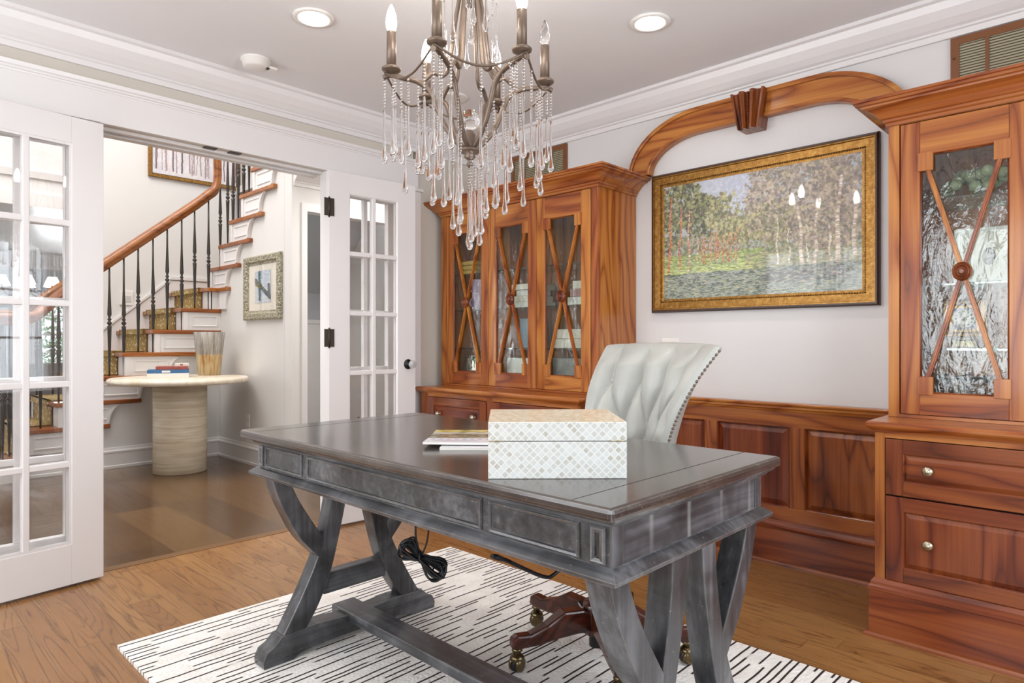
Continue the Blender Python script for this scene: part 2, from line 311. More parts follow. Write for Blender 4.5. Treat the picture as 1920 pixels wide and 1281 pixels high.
    def frame(s,ax,pos,a0,a1,b0,b1,prof):
        # picture-frame style mitred border in plane normal to ax. prof: closed [(inward, depth)]; depth along -ax from pos
        cs=[(a0,b0),(a1,b0),(a1,b1),(a0,b1)]; dr=[(1,1),(-1,1),(-1,-1),(1,-1)]; m=len(prof); vs=[]
        for (a,b),(da,db) in zip(cs,dr):
            for i,dep in prof:
                u,v,w=a+da*i,b+db*i,pos-dep
                vs.append((w,u,v) if ax==0 else ((u,w,v) if ax==1 else (u,v,w)))
        fs=[(i*m+k,((i+1)%4)*m+k,((i+1)%4)*m+(k+1)%m,i*m+(k+1)%m) for i in range(4) for k in range(m)]
        return s.add(vs,fs)
    def rot(s,mat):
        s.v=[tuple(mat@Vector(p)) for p in s.v]; return s
    def build(s,name,mat,parent=None,local=False,bevel=0,smooth=False,kind=None,label=None,sub=0,recalc=True,autos=None):
        me=bpy.data.meshes.new(name); vs=s.v
        if parent is not None and not local:
            inv=WM[parent].inverted(); vs=[tuple(inv@Vector(p)) for p in vs]
        loc=Vector((0,0,0))
        if parent is None and kind!='structure' and not local:
            xs=[p[0] for p in vs]; ys=[p[1] for p in vs]; zs=[p[2] for p in vs]
            loc=Vector(((min(xs)+max(xs))/2,(min(ys)+max(ys))/2,min(zs))); vs=[tuple(Vector(p)-loc) for p in vs]
        me.from_pydata(vs,[],s.f); me.update()
        for p,sm in zip(me.polygons,s.sm): p.use_smooth=sm or smooth
        if recalc:
            import bmesh
            bm=bmesh.new(); bm.from_mesh(me); bmesh.ops.recalc_face_normals(bm,faces=bm.faces); bm.to_mesh(me); bm.free()
        o=bpy.data.objects.new(name,me); COL.objects.link(o); o.location=loc; me.materials.append(mat)
        if parent is not None: o.parent=parent; WM[o]=WM[parent]
        else: WM[o]=Matrix.Translation(loc)
        if bevel:
            b=o.modifiers.new('bevel','BEVEL'); b.width=bevel; b.segments=2; b.limit_method='ANGLE'; b.angle_limit=R_(35)
        if sub:
            b=o.modifiers.new('sub','SUBSURF'); b.levels=sub; b.render_levels=sub
        if kind: o['kind']=kind
        if label: o['label']=label
        return o
def thing(name,label,cat,loc=(0,0,0),rz=0,group=None,kind=None):
    o=bpy.data.objects.new(name,None); COL.objects.link(o); o.location=loc; o.rotation_euler=(0,0,rz); o.empty_display_size=.05
    WM[o]=Matrix.Translation(loc)@Matrix.Rotation(rz,4,'Z')
    if kind: o['kind']=kind
    if label: o['label']=label
    if cat: o['category']=cat
    if group: o['group']=group
    return o
def tag(o,label,cat,group=None):
    o['label']=label; o['category']=cat
    if group: o['group']=group
    return o
def kids(o): return [c for c in WM if c.parent==o]
def dup(root,loc,rz=0,label=None,group=None):
    def cp(o,par):
        c=o.copy(); COL.objects.link(c)
        if par is not None: c.parent=par
        WM[c]=None
        for ch in kids(o): cp(ch,c)
        return c
    r=cp(root,None); r.location=loc; r.rotation_euler=(0,0,rz)
    if label: r['label']=label
    if group: r['group']=group
    WM[r]=Matrix.Translation(loc)@Matrix.Rotation(rz,4,'Z'); return r
S='structure'
def bz(p,n=8):
    # catmull-rom resample of 3D points
    P=[Vector(q) for q in p]; P=[P[0]*2-P[1]]+P+[P[-1]*2-P[-2]]; out=[]
    for i in range(1,len(P)-2):
        for k in range(n):
            t=k/n; a,b,c,d=P[i-1:i+3]
            out.append(.5*((2*b)+(c-a)*t+(2*a-5*b+4*c-d)*t*t+(3*b-a-3*c+d)*t**3))
    out.append(P[-2]); return out

# ---------------------------------------------------------------- the setting
XC=3.165; YW=3.42; CZ=2.44
M().box(-1.4,3.3,-1.5,3.44,-.1,0).build('floor',oakf,kind=S)
M().box(-3.6,5.2,3.50,13.2,-.1,0).build('floor',hallf,kind=S)
M().box(-1.4,3.3,3.44,3.50,-.1,.002).build('trim_1',thresh,kind=S)
M().box(-1.4,3.3,-1.5,3.50,CZ,CZ+.1).build('ceiling',ceilp,kind=S)
M().box(XC,3.3,-1.5,3.54,0,CZ).build('wall_east',wallp,kind=S)
wn=M().box(2.661,XC,YW,3.54,0,CZ); wn.box(-1.4,.20,YW,3.54,0,CZ).box(.20,2.62,YW,3.54,2.05,CZ)
wn.build('wall_north',wall_n,kind=S)
# head jamb with stop strips and casings
hj=M().box(.84,1.985,3.385,3.41,2.046,2.054).box(.84,1.985,3.45,3.475,2.035,2.05).box(.84,1.985,3.51,3.56,2.03,2.05)
hj.build('trim_2',trimw,kind=S)
M().box(.16,2.64,3.39,YW,2.05,2.195).build('trim_3',trimw,kind=S,bevel=.002)
M().sweep([(-.3,YW),(2.70,YW),(2.70,3.44)],[(0,2.19),(.034,2.19),(.036,2.197),(.042,2.2),(.042,2.208),(.05,2.212),(.054,2.228),(0,2.228)]).build('trim_4',trimw,kind=S)
M().box(2.526,2.66,3.386,3.56,0,2.03).box(2.575,2.672,3.375,YW,2.03,2.05).build('trim_5',trimw,kind=S,bevel=.003)
M().box(.80,.843,YW-.012,3.56,0,2.05).box(.15,.294,3.385,3.56,0,2.05).build('trim_6',trimw,kind=S,bevel=.002)
M().box(1.986,2.03,YW-.012,3.478,0,2.05).build('trim_7',trimw,kind=S,bevel=.002)
# strike plates in the head
for i,x in enumerate((1.335,1.46)):
    sp=M().box(x-.03,x+.03,3.405,3.44,2.041,2.046).build('strike_plate',hingem,bevel=.001)
    tag(sp,['dark metal strike plate in the opening head, nearer the painting of bare trees','dark metal strike plate in the opening head, nearer the hinged right door'][i],'strike plate','strike plates in the opening head')
def crown(name,path,z=CZ,mat=trimw):
    M().sweep(path,[(0,z),(.102,z),(.102,z-.016),(.088,z-.022),(.080,z-.05),(.058,z-.082),(.036,z-.104),(.024,z-.112),(.024,z-.120),(.016,z-.124),(.014,z-.147),(0,z-.147)]).build(name,mat,kind=S)
crown('trim_8',[(-1.3,YW),(XC,YW),(XC,-1.4)])
# office walls behind the camera with windows
def wall_windows(name,ax,pos,a0,a1,wins,z0=.6,z1=2.1,th=.12,sgn=-1):
    m=M()
    def bx(u0,u1,c0,c1):
        if ax==1: m.box(u0,u1,pos,pos+sgn*th,c0,c1)
        else: m.box(pos,pos+sgn*th,u0,u1,c0,c1)
    u=a0
    for (p,q) in wins: bx(u,p,0,CZ); bx(p,q,0,z0); bx(p,q,z1,CZ); u=q
    bx(u,a1,0,CZ); m.build(name,wallp,kind=S)
nw=[3]
def window(ax,pos,u0,u1,z0,z1,sgn=-1,cols=2,rows=3,mat=None):
    w=thing('window_%d'%nw[0],None,None,((u0+u1)/2,pos,z0) if ax==1 else (pos,(u0+u1)/2,z0),kind=S); nw[0]+=1
    def bx(m,a,b,c,d,e0,e1):
        if ax==1: m.box(a,b,pos+e0,pos+e1,c,d)
        else: m.box(pos+e0,pos+e1,a,b,c,d)
    m=M(); f=.07
    e0,e1=(-.07,.015) if sgn<0 else (-.015,.07)
    bx(m,u0-f,u0+.02,z0-f,z1+f,e0,e1); bx(m,u1-.02,u1+f,z0-f,z1+f,e0,e1); bx(m,u0,u1,z1-.02,z1+f,e0,e1); bx(m,u0,u1,z0-f,z0+.02,e0,e1)
    m.build('window_frame',trimw,w)
    m=M(); c=sgn*.04
    for i in range(1,cols): x=u0+(u1-u0)*i/cols; bx(m,x-.012,x+.012,z0,z1,c-.015,c+.015)
    for i in range(1,rows): z=z0+(z1-z0)*i/rows; bx(m,u0,u1,z-(.024 if rows%2==0 and i==rows//2 else .012),z+.012,c-.015,c+.015)
    m.build('muntin',trimw,w); m=M(); bx(m,u0,u1,z0,z1,c-.002,c+.002); m.build('glass_pane',pane,w)
wall_windows('wall_south',1,-1.4,-1.4,3.3,[(.15,1.45),(1.65,2.95)])
wall_windows('wall_west',0,-1.3,-1.4,3.54,[(.05,1.35),(1.9,3.2)])
for a in ((1,-1.4,.15,1.45),(1,-1.4,1.65,2.95),(0,-1.3,.05,1.35),(0,-1.3,1.9,3.2)): window(*a,.6,2.1)

# sidelites and french doors
def lattice(m,x0,x1,z0,z1,y0,y1,cols,rows,mw=.024):
    for i in range(1,cols): x=x0+(x1-x0)*i/cols; m.box(x-mw/2,x+mw/2,y0,y1,z0,z1)
    for i in range(1,rows): z=z0+(z1-z0)*i/rows; m.box(x0,x1,y0+.0012,y1-.0012,z-mw/2,z+mw/2)
    return m
for i,(xa,xb) in enumerate(((.296,.80),(2.03,2.524))):
    w=thing('window_%d'%(i+1),None,None,((xa+xb)/2,3.46,0),kind=S)
    m=M().box(xa,xa+.085,3.44,3.48,.0,2.05).box(xb-.085,xb,3.44,3.48,0,2.05).box(xa+.085,xb-.085,3.44,3.48,1.93,2.05).box(xa+.085,xb-.085,3.44,3.48,0,.2)
    m.build('window_frame',trimw,w,bevel=.002)
    lattice(M(),xa+.082,xb-.082,.2,1.93,3.445,3.475,2,5,.028).build('muntin',trimw,w,bevel=.003)
    M().box(xa+.082,xb-.082,3.458,3.462,.2,1.93).build('glass_pane',pane,w)
def leaf(n,loc,rz,label,sgn):
    d=thing('door_%d'%n,None,None,loc,rz,kind=S); W=.58; t=.04; T=2.03; b=.012; sw=.125
    m=M().box(0,sw,-t,0,b,T).box(W-sw,W,-t,0,b,T).box(sw,W-sw,-t,0,T-.115,T).box(sw,W-sw,-t,0,b,.185)
    m.build('door_frame',trimw,d,local=True,bevel=.0015)
    g=M()
    for y in (-t+.002,-.006):
        g.frame(1,y+(.008 if y<-.02 else .004),sw-.001,W-sw+.001,.184,T-.114,[(0,0),(.012,0),(.004,.010),(0,.010)])
    g.build('glazing_bead',trimw,d,local=True)
    lattice(M(),sw,W-sw,.185,T-.115,-t+.003,-.003,2,5,.026).build('muntin',trimw,d,local=True,bevel=.004)
    M().box(sw,W-sw,-t/2-.002,-t/2+.002,.185,T-.115).build('glass_pane',pane,d,local=True)
    # knob set
    for ys,yy in ((-1,-t),(1,0)):
        k=M().lathe([(0,0),(.031,0),(.031,.003),(.024,.008),(.012,.010),(.010,.028),(.014,.030)],seg=20,axis='y')
        k.v=[(x+W-.055,yy+ys*y,z+.92) for x,y,z in k.v]; ro=k.build('knob_rosette',black,d,local=True)
        k=M().lathe([(0,.028),(.012,.029),(.02,.036),(.026,.048),(.022,.060),(.008,.066),(0,.066)],seg=12,axis='y',smooth=False)
        k.v=[(x+W-.055,yy+ys*y,z+.92) for x,y,z in k.v]; kb=k.build('crystal_knob',knobg,d,local=True)
    for z in ((.26,1.08,1.82) if sgn>0 else ()):
        h=M().box(.002,.03,-.001,.003,z-.05,z+.05).box(-.03,-.002,-.001,.003,z-.05,z+.05).tube([(0,.003,z-.052),(0,.003,z+.052)],.007,8)
        h.tube([(0,.003,z-.058),(0,.003,z+.058)],.004,6); h.v=[(x,y-t-.004 if sgn<0 else y-t-.004,z) for x,y,z in h.v]
        h.build('hinge',hingem,d,local=True)
    return d
# right leaf: local x runs +X, local -y faces the room
leaf(2,(1.950,3.352,0),R_(-4.0),'',1)
# left leaf: mirrored (local x runs -X); face toward room is local +y, so shift
def leaf_left():
    d=leaf(1,(.842,3.345,0),R_(180+7.6),'',-1)
leaf_left()
# hall and beyond
M().box(1.62,5.2,7.25,7.4,0,5).build('wall_hall_far',hallw,kind=S)
M().box(-3.6,1.62,7.25,7.4,2.36,5).build('wall_hall_header',hallw,kind=S)
M().box(1.58,1.619,7.251,7.43,0,2.36).box(1.58,1.64,7.22,7.25,0,2.28).box(-3.6,1.66,7.22,7.25,2.28,2.40).build('trim_9',trimw,kind=S)
M().sweep([(-3.5,7.25),(1.62,7.25)],[(0,2.60),(.03,2.60),(.02,2.54),(0,2.54)]).build('trim_10',trimw,kind=S)
ZS=lambda n:.178+.197*n
LX=lambda n:1.957+.2355*(n-5)     # riser x of tread n in the lower flight
LY=lambda n:6.375-.2245*(n-8)     # riser y of tread n in the upper flight
YA=6.226; XB=2.518
# wall under the lower flight (stepped)
m=M()
for n in range(1,7): m.box(LX(n)+.01,2.516,YA,YA+.03,ZS(n-1)-.036 if n>1 else 0,ZS(n)-.036)
m.box(LX(7)+.01,2.516,YA,YA+.03,ZS(6)-.036,ZS(7)-.036)
m.build('wall_stair_lower',hallw,kind=S)
m=M()
for n in range(7,15):
    top=LY(n) if n>7 else YA+.03; m.box(XB,XB+.1,4.965,top,0 if n==7 else ZS(n-1)-.036,ZS(n)-.036)
m.build('wall_stair_upper',hallw,kind=S)
M().box(3.62,3.72,4.96,7.25,0,5).build('wall_stair_side',hallw,kind=S)
# corridor
m=M().box(XB,2.646,4.843,4.963,0,2.44).box(3.50,5.2,4.843,4.963,0,2.44).box(2.646,3.50,4.843,4.963,2.11,2.44)
m.build('wall_corridor',hallw,kind=S)
M().box(2.60,2.646,4.83,4.843,0,2.105).box(2.60,3.56,4.83,4.843,2.105,2.17).box(3.50,3.56,4.83,4.843,0,2.105).build('trim_11',trimw,kind=S)
M().box(XB-.002,5.2,3.54,4.963,2.44,2.56).build('ceiling_corridor',trimw,kind=S)
M().box(XB,XB+.1,3.54,4.963,2.56,5).build('wall_hall_upper_east',hallw,kind=S)
crown('trim_12',[(2.53,4.843),(5.1,4.843)])
M().hexa([(2.62,6.1,1.55),(3.62,6.1,1.55),(3.62,6.15,1.62),(2.62,6.15,1.62),(2.62,5.27,2.36),(3.62,5.27,2.36),(3.62,5.32,2.43),(2.62,5.32,2.43)]).build('wall_stair_soffit',bluew,kind=S)
M().box(2.62,5.2,6.1,6.2,0,2.44).build('wall_back_room',bluew,kind=S)
M().box(2.62,5.2,4.963,6.1,2.44,2.5).build('ceiling_back_room',trimw,kind=S)
M().box(2.62,5.2,6.06,6.1,0,1.24).box(2.62,5.2,6.05,6.1,1.24,1.28).build('trim_13',trimw,kind=S)
M().box(5.1,5.2,3.5,7.3,0,2.6).build('wall_corridor_end',hallw,kind=S)
M().box(-3.6,5.2,3.54,13.2,5.0,5.1).build('ceiling_hall',ceilp,kind=S)
M().box(-3.6,2.62,3.50,3.54,CZ,5).build('wall_hall_near',hallw,kind=S)
M().box(-3.7,-3.6,3.5,13.2,0,5).build('wall_hall_west',hallw,kind=S)
M().box(-3.6,-1.4,3.5,3.54,0,5).build('wall_hall_south_west',hallw,kind=S)
M().box(3.3,5.2,3.5,3.54,0,2.6).build('wall_corridor_near',hallw,kind=S)
# baseboards
BB=[(0,0),(.026,0),(.026,.02),(.018,.024),(.018,.125),(.022,.13),(.022,.142),(.012,.152),(.008,.17),(0,.172)]
M().sweep([(.84,YA),(XB,YA),(XB,4.843)],BB).build('baseboard_hall',trimw,kind=S)
M().sweep([(3.56,4.843),(5.1,4.843)],BB).build('baseboard_corridor',trimw,kind=S)
M().sweep([(2.66,YW),(XC,YW)],BB).build('baseboard_north',trimw,kind=S)
# skirt moulding rising on the far wall
m=M()
def slope_strip(m,p,q,hh,y0,y1):
    (x0,z0),(x1,z1)=p,q; m.hexa([(x0,y0,z0-hh),(x1,y0,z1-hh),(x1,y1,z1-hh),(x0,y1,z0-hh),(x0,y0,z0),(x1,y0,z1),(x1,y1,z1),(x0,y1,z0)])
slope_strip(m,(1.65,1.05),(2.42,1.71),.028,7.228,7.25); slope_strip(m,(1.65,1.015),(2.42,1.675),.6,7.24,7.25)
m.box(2.42,3.62,7.228,7.25,1.70,1.73).box(2.42,3.62,7.24,7.25,1.2,1.69).build('trim_14',trimw,kind=S)
# living room
wall_l=M().box(-3.6,.35,12.5,12.62,0,2.5).box(1.55,2.24,12.5,12.62,0,2.5).box(3.3,5.2,12.5,12.62,0,2.5).box(.35,1.55,12.5,12.62,2.0,2.5).box(2.24,3.3,12.5,12.62,1.75,2.5).box(.35,1.55,12.5,12.62,0,.35).box(2.24,3.3,12.5,12.62,0,.6)
wall_l.build('wall_living_far',bluew,kind=S)
M().box(-3.6,5.2,7.4,12.62,2.44,2.55).build('ceiling_living',trimw,kind=S)
M().box(5.1,5.2,7.3,12.62,0,2.5).build('wall_living_east',bluew,kind=S)
M().sweep([(-3.5,12.5),(5.1,12.5)],[(0,2.44),(.16,2.44),(.16,2.40),(.10,2.34),(.03,2.25),(.03,2.20),(0,2.18)]).build('trim_15',trimw,kind=S)
nw[0]=7
window(1,12.5,2.24,3.3,.6,1.75,1,3,4); window(1,12.5,.35,1.55,.35,2.0,1,2,4)
# ---------------------------------------------------------------- staircase
st=thing('staircase','white staircase with wood treads, iron balusters and spotted carpet runner in the hall','staircase',(1.8,6.5,0))
YI=7.24
for n in range(0,15):
    z=ZS(n)
    # tread
    if n==0:
        m=M(); P=[(LX(1)+.02,YI),(LX(1)+.02,YA-.14)]+[(LX(0)+.09+.26*math.cos(t)-.02,YA+.12+.26*math.sin(t)) for t in [R_(-75-k*12) for k in range(10)]]+[(LX(0)-.03,YI)]
        m.prism(P,2,z-.036,z); m.build('tread',treadw,st,bevel=.008)
        m=M(); P2=[(x+(.03 if x<1.0 else 0),y+(.03 if y<6.4 else 0)) for x,y in P]; m.prism(P2,2,0,z-.036); m.build('riser',trimw,st)
        m=M(); m.prism([(x-(.02 if x<1.0 else 0),y-(.02 if y<6.4 else 0)) for x,y in P2],2,0,.09); m.build('base_moulding',trimw,st,bevel=.004)
        continue
    m=M()
    if n<7: m.box(LX(n)-.03,LX(n+1)+.03,YA,YI,z-.036,z)
    elif n==7: m.box(LX(7)-.03,3.60,YA,YI,z-.036,z)
    else: m.box(XB,3.60,LY(n+1)-.03,LY(n)+.03,z-.036,z)
    if 1<=n<=6:
        tip=min(LX(n)+.595,XB+.03); m.box(LX(n)-.03,tip,YA-.035,YA,z-.036,z)
    elif n==7: m.box(XB-.035,XB,5.975,YA,z-.036,z); m.box(LX(7)-.03,XB-.035,YA-.035,YA,z-.036,z)
    else: m.box(XB-.035,XB,LY(n)-.62,LY(n)+.03,z-.036,z)
    m.build('tread',treadw,st,bevel=.006)
    m=M()
    if n<=7: m.box(LX(n),LX(n)+.02,YA,YI,ZS(n-1),z-.036)
    else: m.box(XB,3.60,LY(n)-.02,LY(n),ZS(n-1),z-.036)
    m.build('riser',trimw,st)
    # scroll end panel with concave bracket
    z1=z-.036; z0=ZS(n-1); Hh=z1-z0
    def arc(s0,top,bot): return [(top-(top-bot)*math.sin(k/8*PI/2), z1-Hh*(1-math.cos(k/8*PI/2))) for k in range(9)]
    if n<=6: a=LX(n); top=a+.45; bot=a+.33
    else: a=0; top=.45; bot=.33
    poly=[(a+.0,z0),(a+.0,z1)]+arc(a,top,bot)
    if n<=6:
        lim=XB+.0; poly=[(min(x,lim),zz) for x,zz in poly]
        m=M().prism(poly,1,YA-.018,YA); pz=[(a+.07,min(a+.34,lim-.03),z0+.035,z1-.03)]
        p0,p1,q0,q1=pz[0]
        if p1-p0>.05: m.frame(1,YA-.018,p0,p1,q0,q1,[(0,0),(0,.006),(.008,.006),(.012,0)])
        m.box(a-.004,a+.035,YA-.026,YA,z0,z1)
        # curved bracket rib
        A=arc(a,top,bot); rib=A+[(x+.022,zz+.006) for x,zz in A[::-1]]
        if top<lim: m.prism(rib,1,YA-.03,YA)
    else:
        Y0=LY(n) if n>7 else 6.225; f=lambda u:Y0-u
        if n==7: poly=[(0,z0),(0,z1)]+[(max(.25-(.45-x)*.7,0.02),zz) for x,zz in arc(0,top,bot)]
        m=M().prism([(f(u),zz) for u,zz in poly],0,XB-.018,XB)
        if n>7:
            m.frame(0,XB-.018,f(.34),f(.07),z0+.035,z1-.03,[(0,0),(0,.006),(.008,.006),(.012,0)])
            A=arc(0,top,bot); m.prism([(f(x),zz) for x,zz in A+[(x+.022,zz+.006) for x,zz in A[::-1]]],0,XB-.03,XB)
            m.box(XB-.026,XB,f(.035),f(-.004),z0,z1)
    m.build('stringer_bracket',trimw,st)
# carpet runner on the lower flight
m=M()
for n in range(0,8):
    z=ZS(n); y0,y1=6.40,7.10
    zb=ZS(n-1) if n>0 else 0
    m.box(LX(n)-.042,LX(n)-.002,y0,y1,z-.04,z+.010); m.box(LX(n)-.012,LX(n)-.002,y0,y1,zb,z-.03)
    m.box(LX(n)-.042,LX(n+1) if n<7 else 3.1,y0,y1,z,z+.010)
m.build('stair_runner',runnerm,st,bevel=.006)
# balusters
def baluster(x,y,z0,z1):
    H=z1-z0; kz=z0+.47 if H>.7 else z0+H*.5
    pr=[(.007,z0),(.0075,z0+.05),(.016,kz-.075),(.018,kz-.055),(.008,kz-.045),(.019,kz-.028),(.019,kz-.020),(.008,kz-.008),(.017,kz+.006),(.008,kz+.02),(.017,kz+.05),(.016,kz+.065),(.0085,kz+.27),(.007,z1)]
    M().lathe(pr,(x,y,0),8).build('baluster',iron,st)
railz=lambda x:1.70+.838*(x-1.573)      # rail centre height on the near side
nx=[(1.37,2),(1.50,3),(1.618,3),(1.726,3),(1.837,4),(1.955,4),(2.071,5),(2.193,5),(2.305,6),(2.429,6),(1.26,2),(1.14,1)]
for x,n in nx: baluster(x,6.26,ZS(n),railz(x)-.05)
uy=[(6.294,8),(6.125,9),(6.008,9),(5.895,10),(5.784,10),(5.676,11),(5.571,11),(5.469,12),(5.36,12),(5.25,13)]
for y,n in uy: baluster(2.55,y,ZS(n),ZS(n)+1.02)
# starting newel cluster and volute
cx,cy=.96,6.17
for k in range(7): t=2*PI*k/7; baluster(cx+.085*math.cos(t),cy+.085*math.sin(t),ZS(0),1.20)
def rail(pts,name='handrail'):
    m=M(); m.tube(pts,.034,10,sy=1.05); m.tube([Vector(p)+Vector((0,0,-.032)) for p in pts],.024,8); m.tube([Vector(p)+Vector((0,0,.012)) for p in pts],.041,10,sy=.62); m.build(name,railw,st)
vol=[(cx+.02+.05*math.cos(t),cy+.05*math.sin(t),1.235) for t in [R_(a) for a in range(0,181,30)]]+[(cx-.10,cy,1.235),(cx-.06,cy-.09,1.235),(cx+.06,cy-.07,1.24),(1.10,6.22,1.262),(1.2,6.26,1.36),(1.35,6.26,railz(1.35))]
path=bz(vol,4)+[Vector((1.573,6.26,railz(1.573))),Vector((2.2,6.26,railz(2.2)))]+bz([(2.33,6.26,railz(2.33)),(2.43,6.262,railz(2.43)+.01),(2.50,6.27,2.50),(2.52,6.28,2.62),(2.52,6.285,2.75),(2.52,6.285,2.90)],5)
rail(path)
rail([(2.52,6.30,2.92),(2.55,6.24,2.955),(2.55,6.0,3.05),(2.55,5.0,3.92)])
# far rail of the lowest steps
fr=[(1.0,7.18,1.30),(1.12,7.18,1.30)]+[(x,7.18,1.30+.838*(x-1.14)) for x in (1.2,1.35,1.49)]
rail(fr)
for x,n in ((1.05,0),(1.16,1),(1.28,2),(1.40,2)): baluster(x,7.18,ZS(n),1.28+.838*max(0,x-1.14)-.04)

# ---------------------------------------------------------------- paintings made by a seeded brush
def dab(img,x,y,rx,ry,ang,col,al=.8):
    H,W,_=img.shape; R=int(max(rx,ry))+2; x0,x1=max(0,int(x)-R),min(W,int(x)+R+1); y0,y1=max(0,int(y)-R),min(H,int(y)+R+1)
    if x0>=x1 or y0>=y1: return
    yy,xx=np.mgrid[y0:y1,x0:x1]; dx=xx-x; dy=yy-y; c,s=math.cos(ang),math.sin(ang)
    u=(dx*c+dy*s)/rx; v=(-dx*s+dy*c)/ry; a=np.clip((1.25-(u*u+v*v))*2,0,1)*al
    img[y0:y1,x0:x1]=img[y0:y1,x0:x1]*(1-a[...,None])+np.array(col)*a[...,None]
def hc(s): return np.array([int(s[i:i+2],16)/255 for i in (0,2,4)])
def canvas(name,img,fn,mat,parent,step=1):
    # img rows top->bottom; fn(u,v)->point, u right, v down in 0..1
    H,W,_=img.shape; vs=[]; 
    for j in range(H):
        for i in range(W): vs.append(fn(i/(W-1),j/(H-1)))
    inv=WM[parent].inverted(); vs=[tuple(inv@Vector(p)) for p in vs]
    fs=[(j*W+i,(j+1)*W+i,(j+1)*W+i+1,j*W+i+1) for j in range(H-1) for i in range(W-1)]
    me=bpy.data.meshes.new(name); me.from_pydata(vs,[],fs); me.update()
    lin_=np.where(img<=.04045,img/12.92,((np.clip(img,0,1)+.055)/1.055)**2.4)
    ca=me.color_attributes.new('paint','FLOAT_COLOR','POINT'); ca.data.foreach_set('color',np.concatenate([lin_,np.ones((H,W,1))],2).ravel().astype('f'))
    o=bpy.data.objects.new(name,me); COL.objects.link(o); me.materials.append(mat); o.parent=parent; WM[o]=WM[parent]; return o
def forest(W=430,H=262):
    rs=random.Random(3); img=np.zeros((H,W,3)); 
    for j in range(H):
        f=j/H; img[j]=hc('a5a9b4')*(1-f)+hc('8c9183')*f
    def field(n,x0,x1,y0,y1,cols,r0,r1,al=.75,flat=1.0):
        for _ in range(n):
            x=rs.uniform(x0,x1)*W; y=rs.uniform(y0,y1)*H; r=rs.uniform(r0,r1); dab(img,x,y,r,r*rs.uniform(.4,.8)*flat,rs.uniform(-1.2,1.2) if flat>.7 else rs.uniform(-.2,.2),hc(rs.choice(cols)),al)
    def crownf(cx,cy,rx,ry,n,cols,r0=2.2,r1=6):
        for _ in range(n):
            a=rs.uniform(0,6.28); q=rs.random()**.5; dab(img,(cx+rx*q*math.cos(a))*W,(cy+ry*q*math.sin(a))*H,rs.uniform(r0,r1),rs.uniform(r0,r1)*.6,rs.uniform(-1.5,1.5),hc(rs.choice(cols)),.8)
    G1=['4c5340','5d6647','6f7550','86875c','3e4238','9a9468','5b4c45']; G2=['6b7050','84865f','a09c72','5a5a48','b1a67c','75695a']; PK=['8d7f76','9c8c82','78706c','a99a86','86836a','b7a890','6a625f']
    field(1500,0,1,.45,.68,['5f6a4e','76805a','8a8a63','6b5e50','9a8a70'],2,5)
    crownf(.10,.18,.16,.20,900,G1); crownf(.02,.4,.08,.2,250,G1); crownf(.22,.30,.12,.18,500,G1); crownf(.38,.34,.13,.22,800,G2); crownf(.45,.45,.12,.1,350,G2)
    crownf(.70,.18,.26,.30,2300,PK); crownf(.62,.42,.16,.16,800,G2+PK); crownf(.92,.2,.14,.28,900,PK); crownf(.85,.5,.18,.18,800,PK)
    crownf(.30,.06,.10,.06,60,['b3b6c2','a9adba'],3,6); crownf(.42,.10,.07,.12,130,['abb0c0','b6b9c6','a2a8bb'],2,5); crownf(.42,.25,.04,.08,60,['a6abbc','b4b8c6'],2,4)
    def trunk(x,y0,y1,w,cols,lean=0):
        n=int((y1-y0)*H/1.2)
        for k in range(n):
            f=k/n; xx=x+lean*f+.004*math.sin(f*9+x*50); dab(img,xx*W+rs.uniform(-.6,.6),(y0+(y1-y0)*f)*H,w*(.6+.5*f)*.9,2,rs.uniform(-.3,.3),hc(rs.choice(cols)),.85)
    OR=['b0613c','c17a4f','9b563b','cf9a78','8a5546']; BI=['c9bfae','b5a899','8b7c72','dcd4c4','a18e80']
    field(1400,0,.55,.62,.78,['86995a','9fae68','74874e','b3bb7a','667a4b'],2,6,.8,.4); field(900,.45,1,.66,.80,['8a8c64','9c9a74','77765c','aaa884','6f6c60'],2,6,.8,.4)
    for x,y0,y1,w_,lean in ((.045,.10,.80,3.2,-.015),(.105,.2,.74,2.2,-.01),(.15,.25,.76,2.6,0),(.20,.45,.70,1.3,0)): trunk(x,y0,y1,w_,OR if x<.12 else BI+OR,lean)
    for k in range(17): trunk(.22+.012*k+rs.uniform(-.006,.006),rs.uniform(.42,.55),rs.uniform(.66,.72),rs.uniform(.9,1.7),OR+['7b5a4c','bda893'])
    for x,w_,y0,y1,l in ((.72,4,.34,.82,.02),(.80,3.6,.4,.82,-.005),(.905,5,.15,.90,-.02),(.965,4,.2,.74,.0),(.62,2,.4,.76,0),(.86,2.2,.5,.78,0),(.67,2,.5,.76,.01),(.76,1.5,.5,.76,0)): trunk(x,y0,y1,w_,BI,l)
    field(2300,0,1,.78,1,['3d4a4b','55605c','6e776c','47503f','7f8a80','5e6a66','8e9686'],2,6,.8,.35)
    field(420,0,1,.80,.99,['a4a878','b9b79a','c3bba9','94a06a','c2ab8c'],2,5,.7,.3); field(180,.0,.5,.72,.78,['b9c27d','c6c98c'],2,7,.7,.25)
    field(260,.55,.95,.80,.9,['4f4a4a','5e5552'],2,7,.7,.3)
    n=np.random.RandomState(2).normal(0,.012,(H,W,1)); return np.clip((img-.5)*1.1+.54+n,0,1)
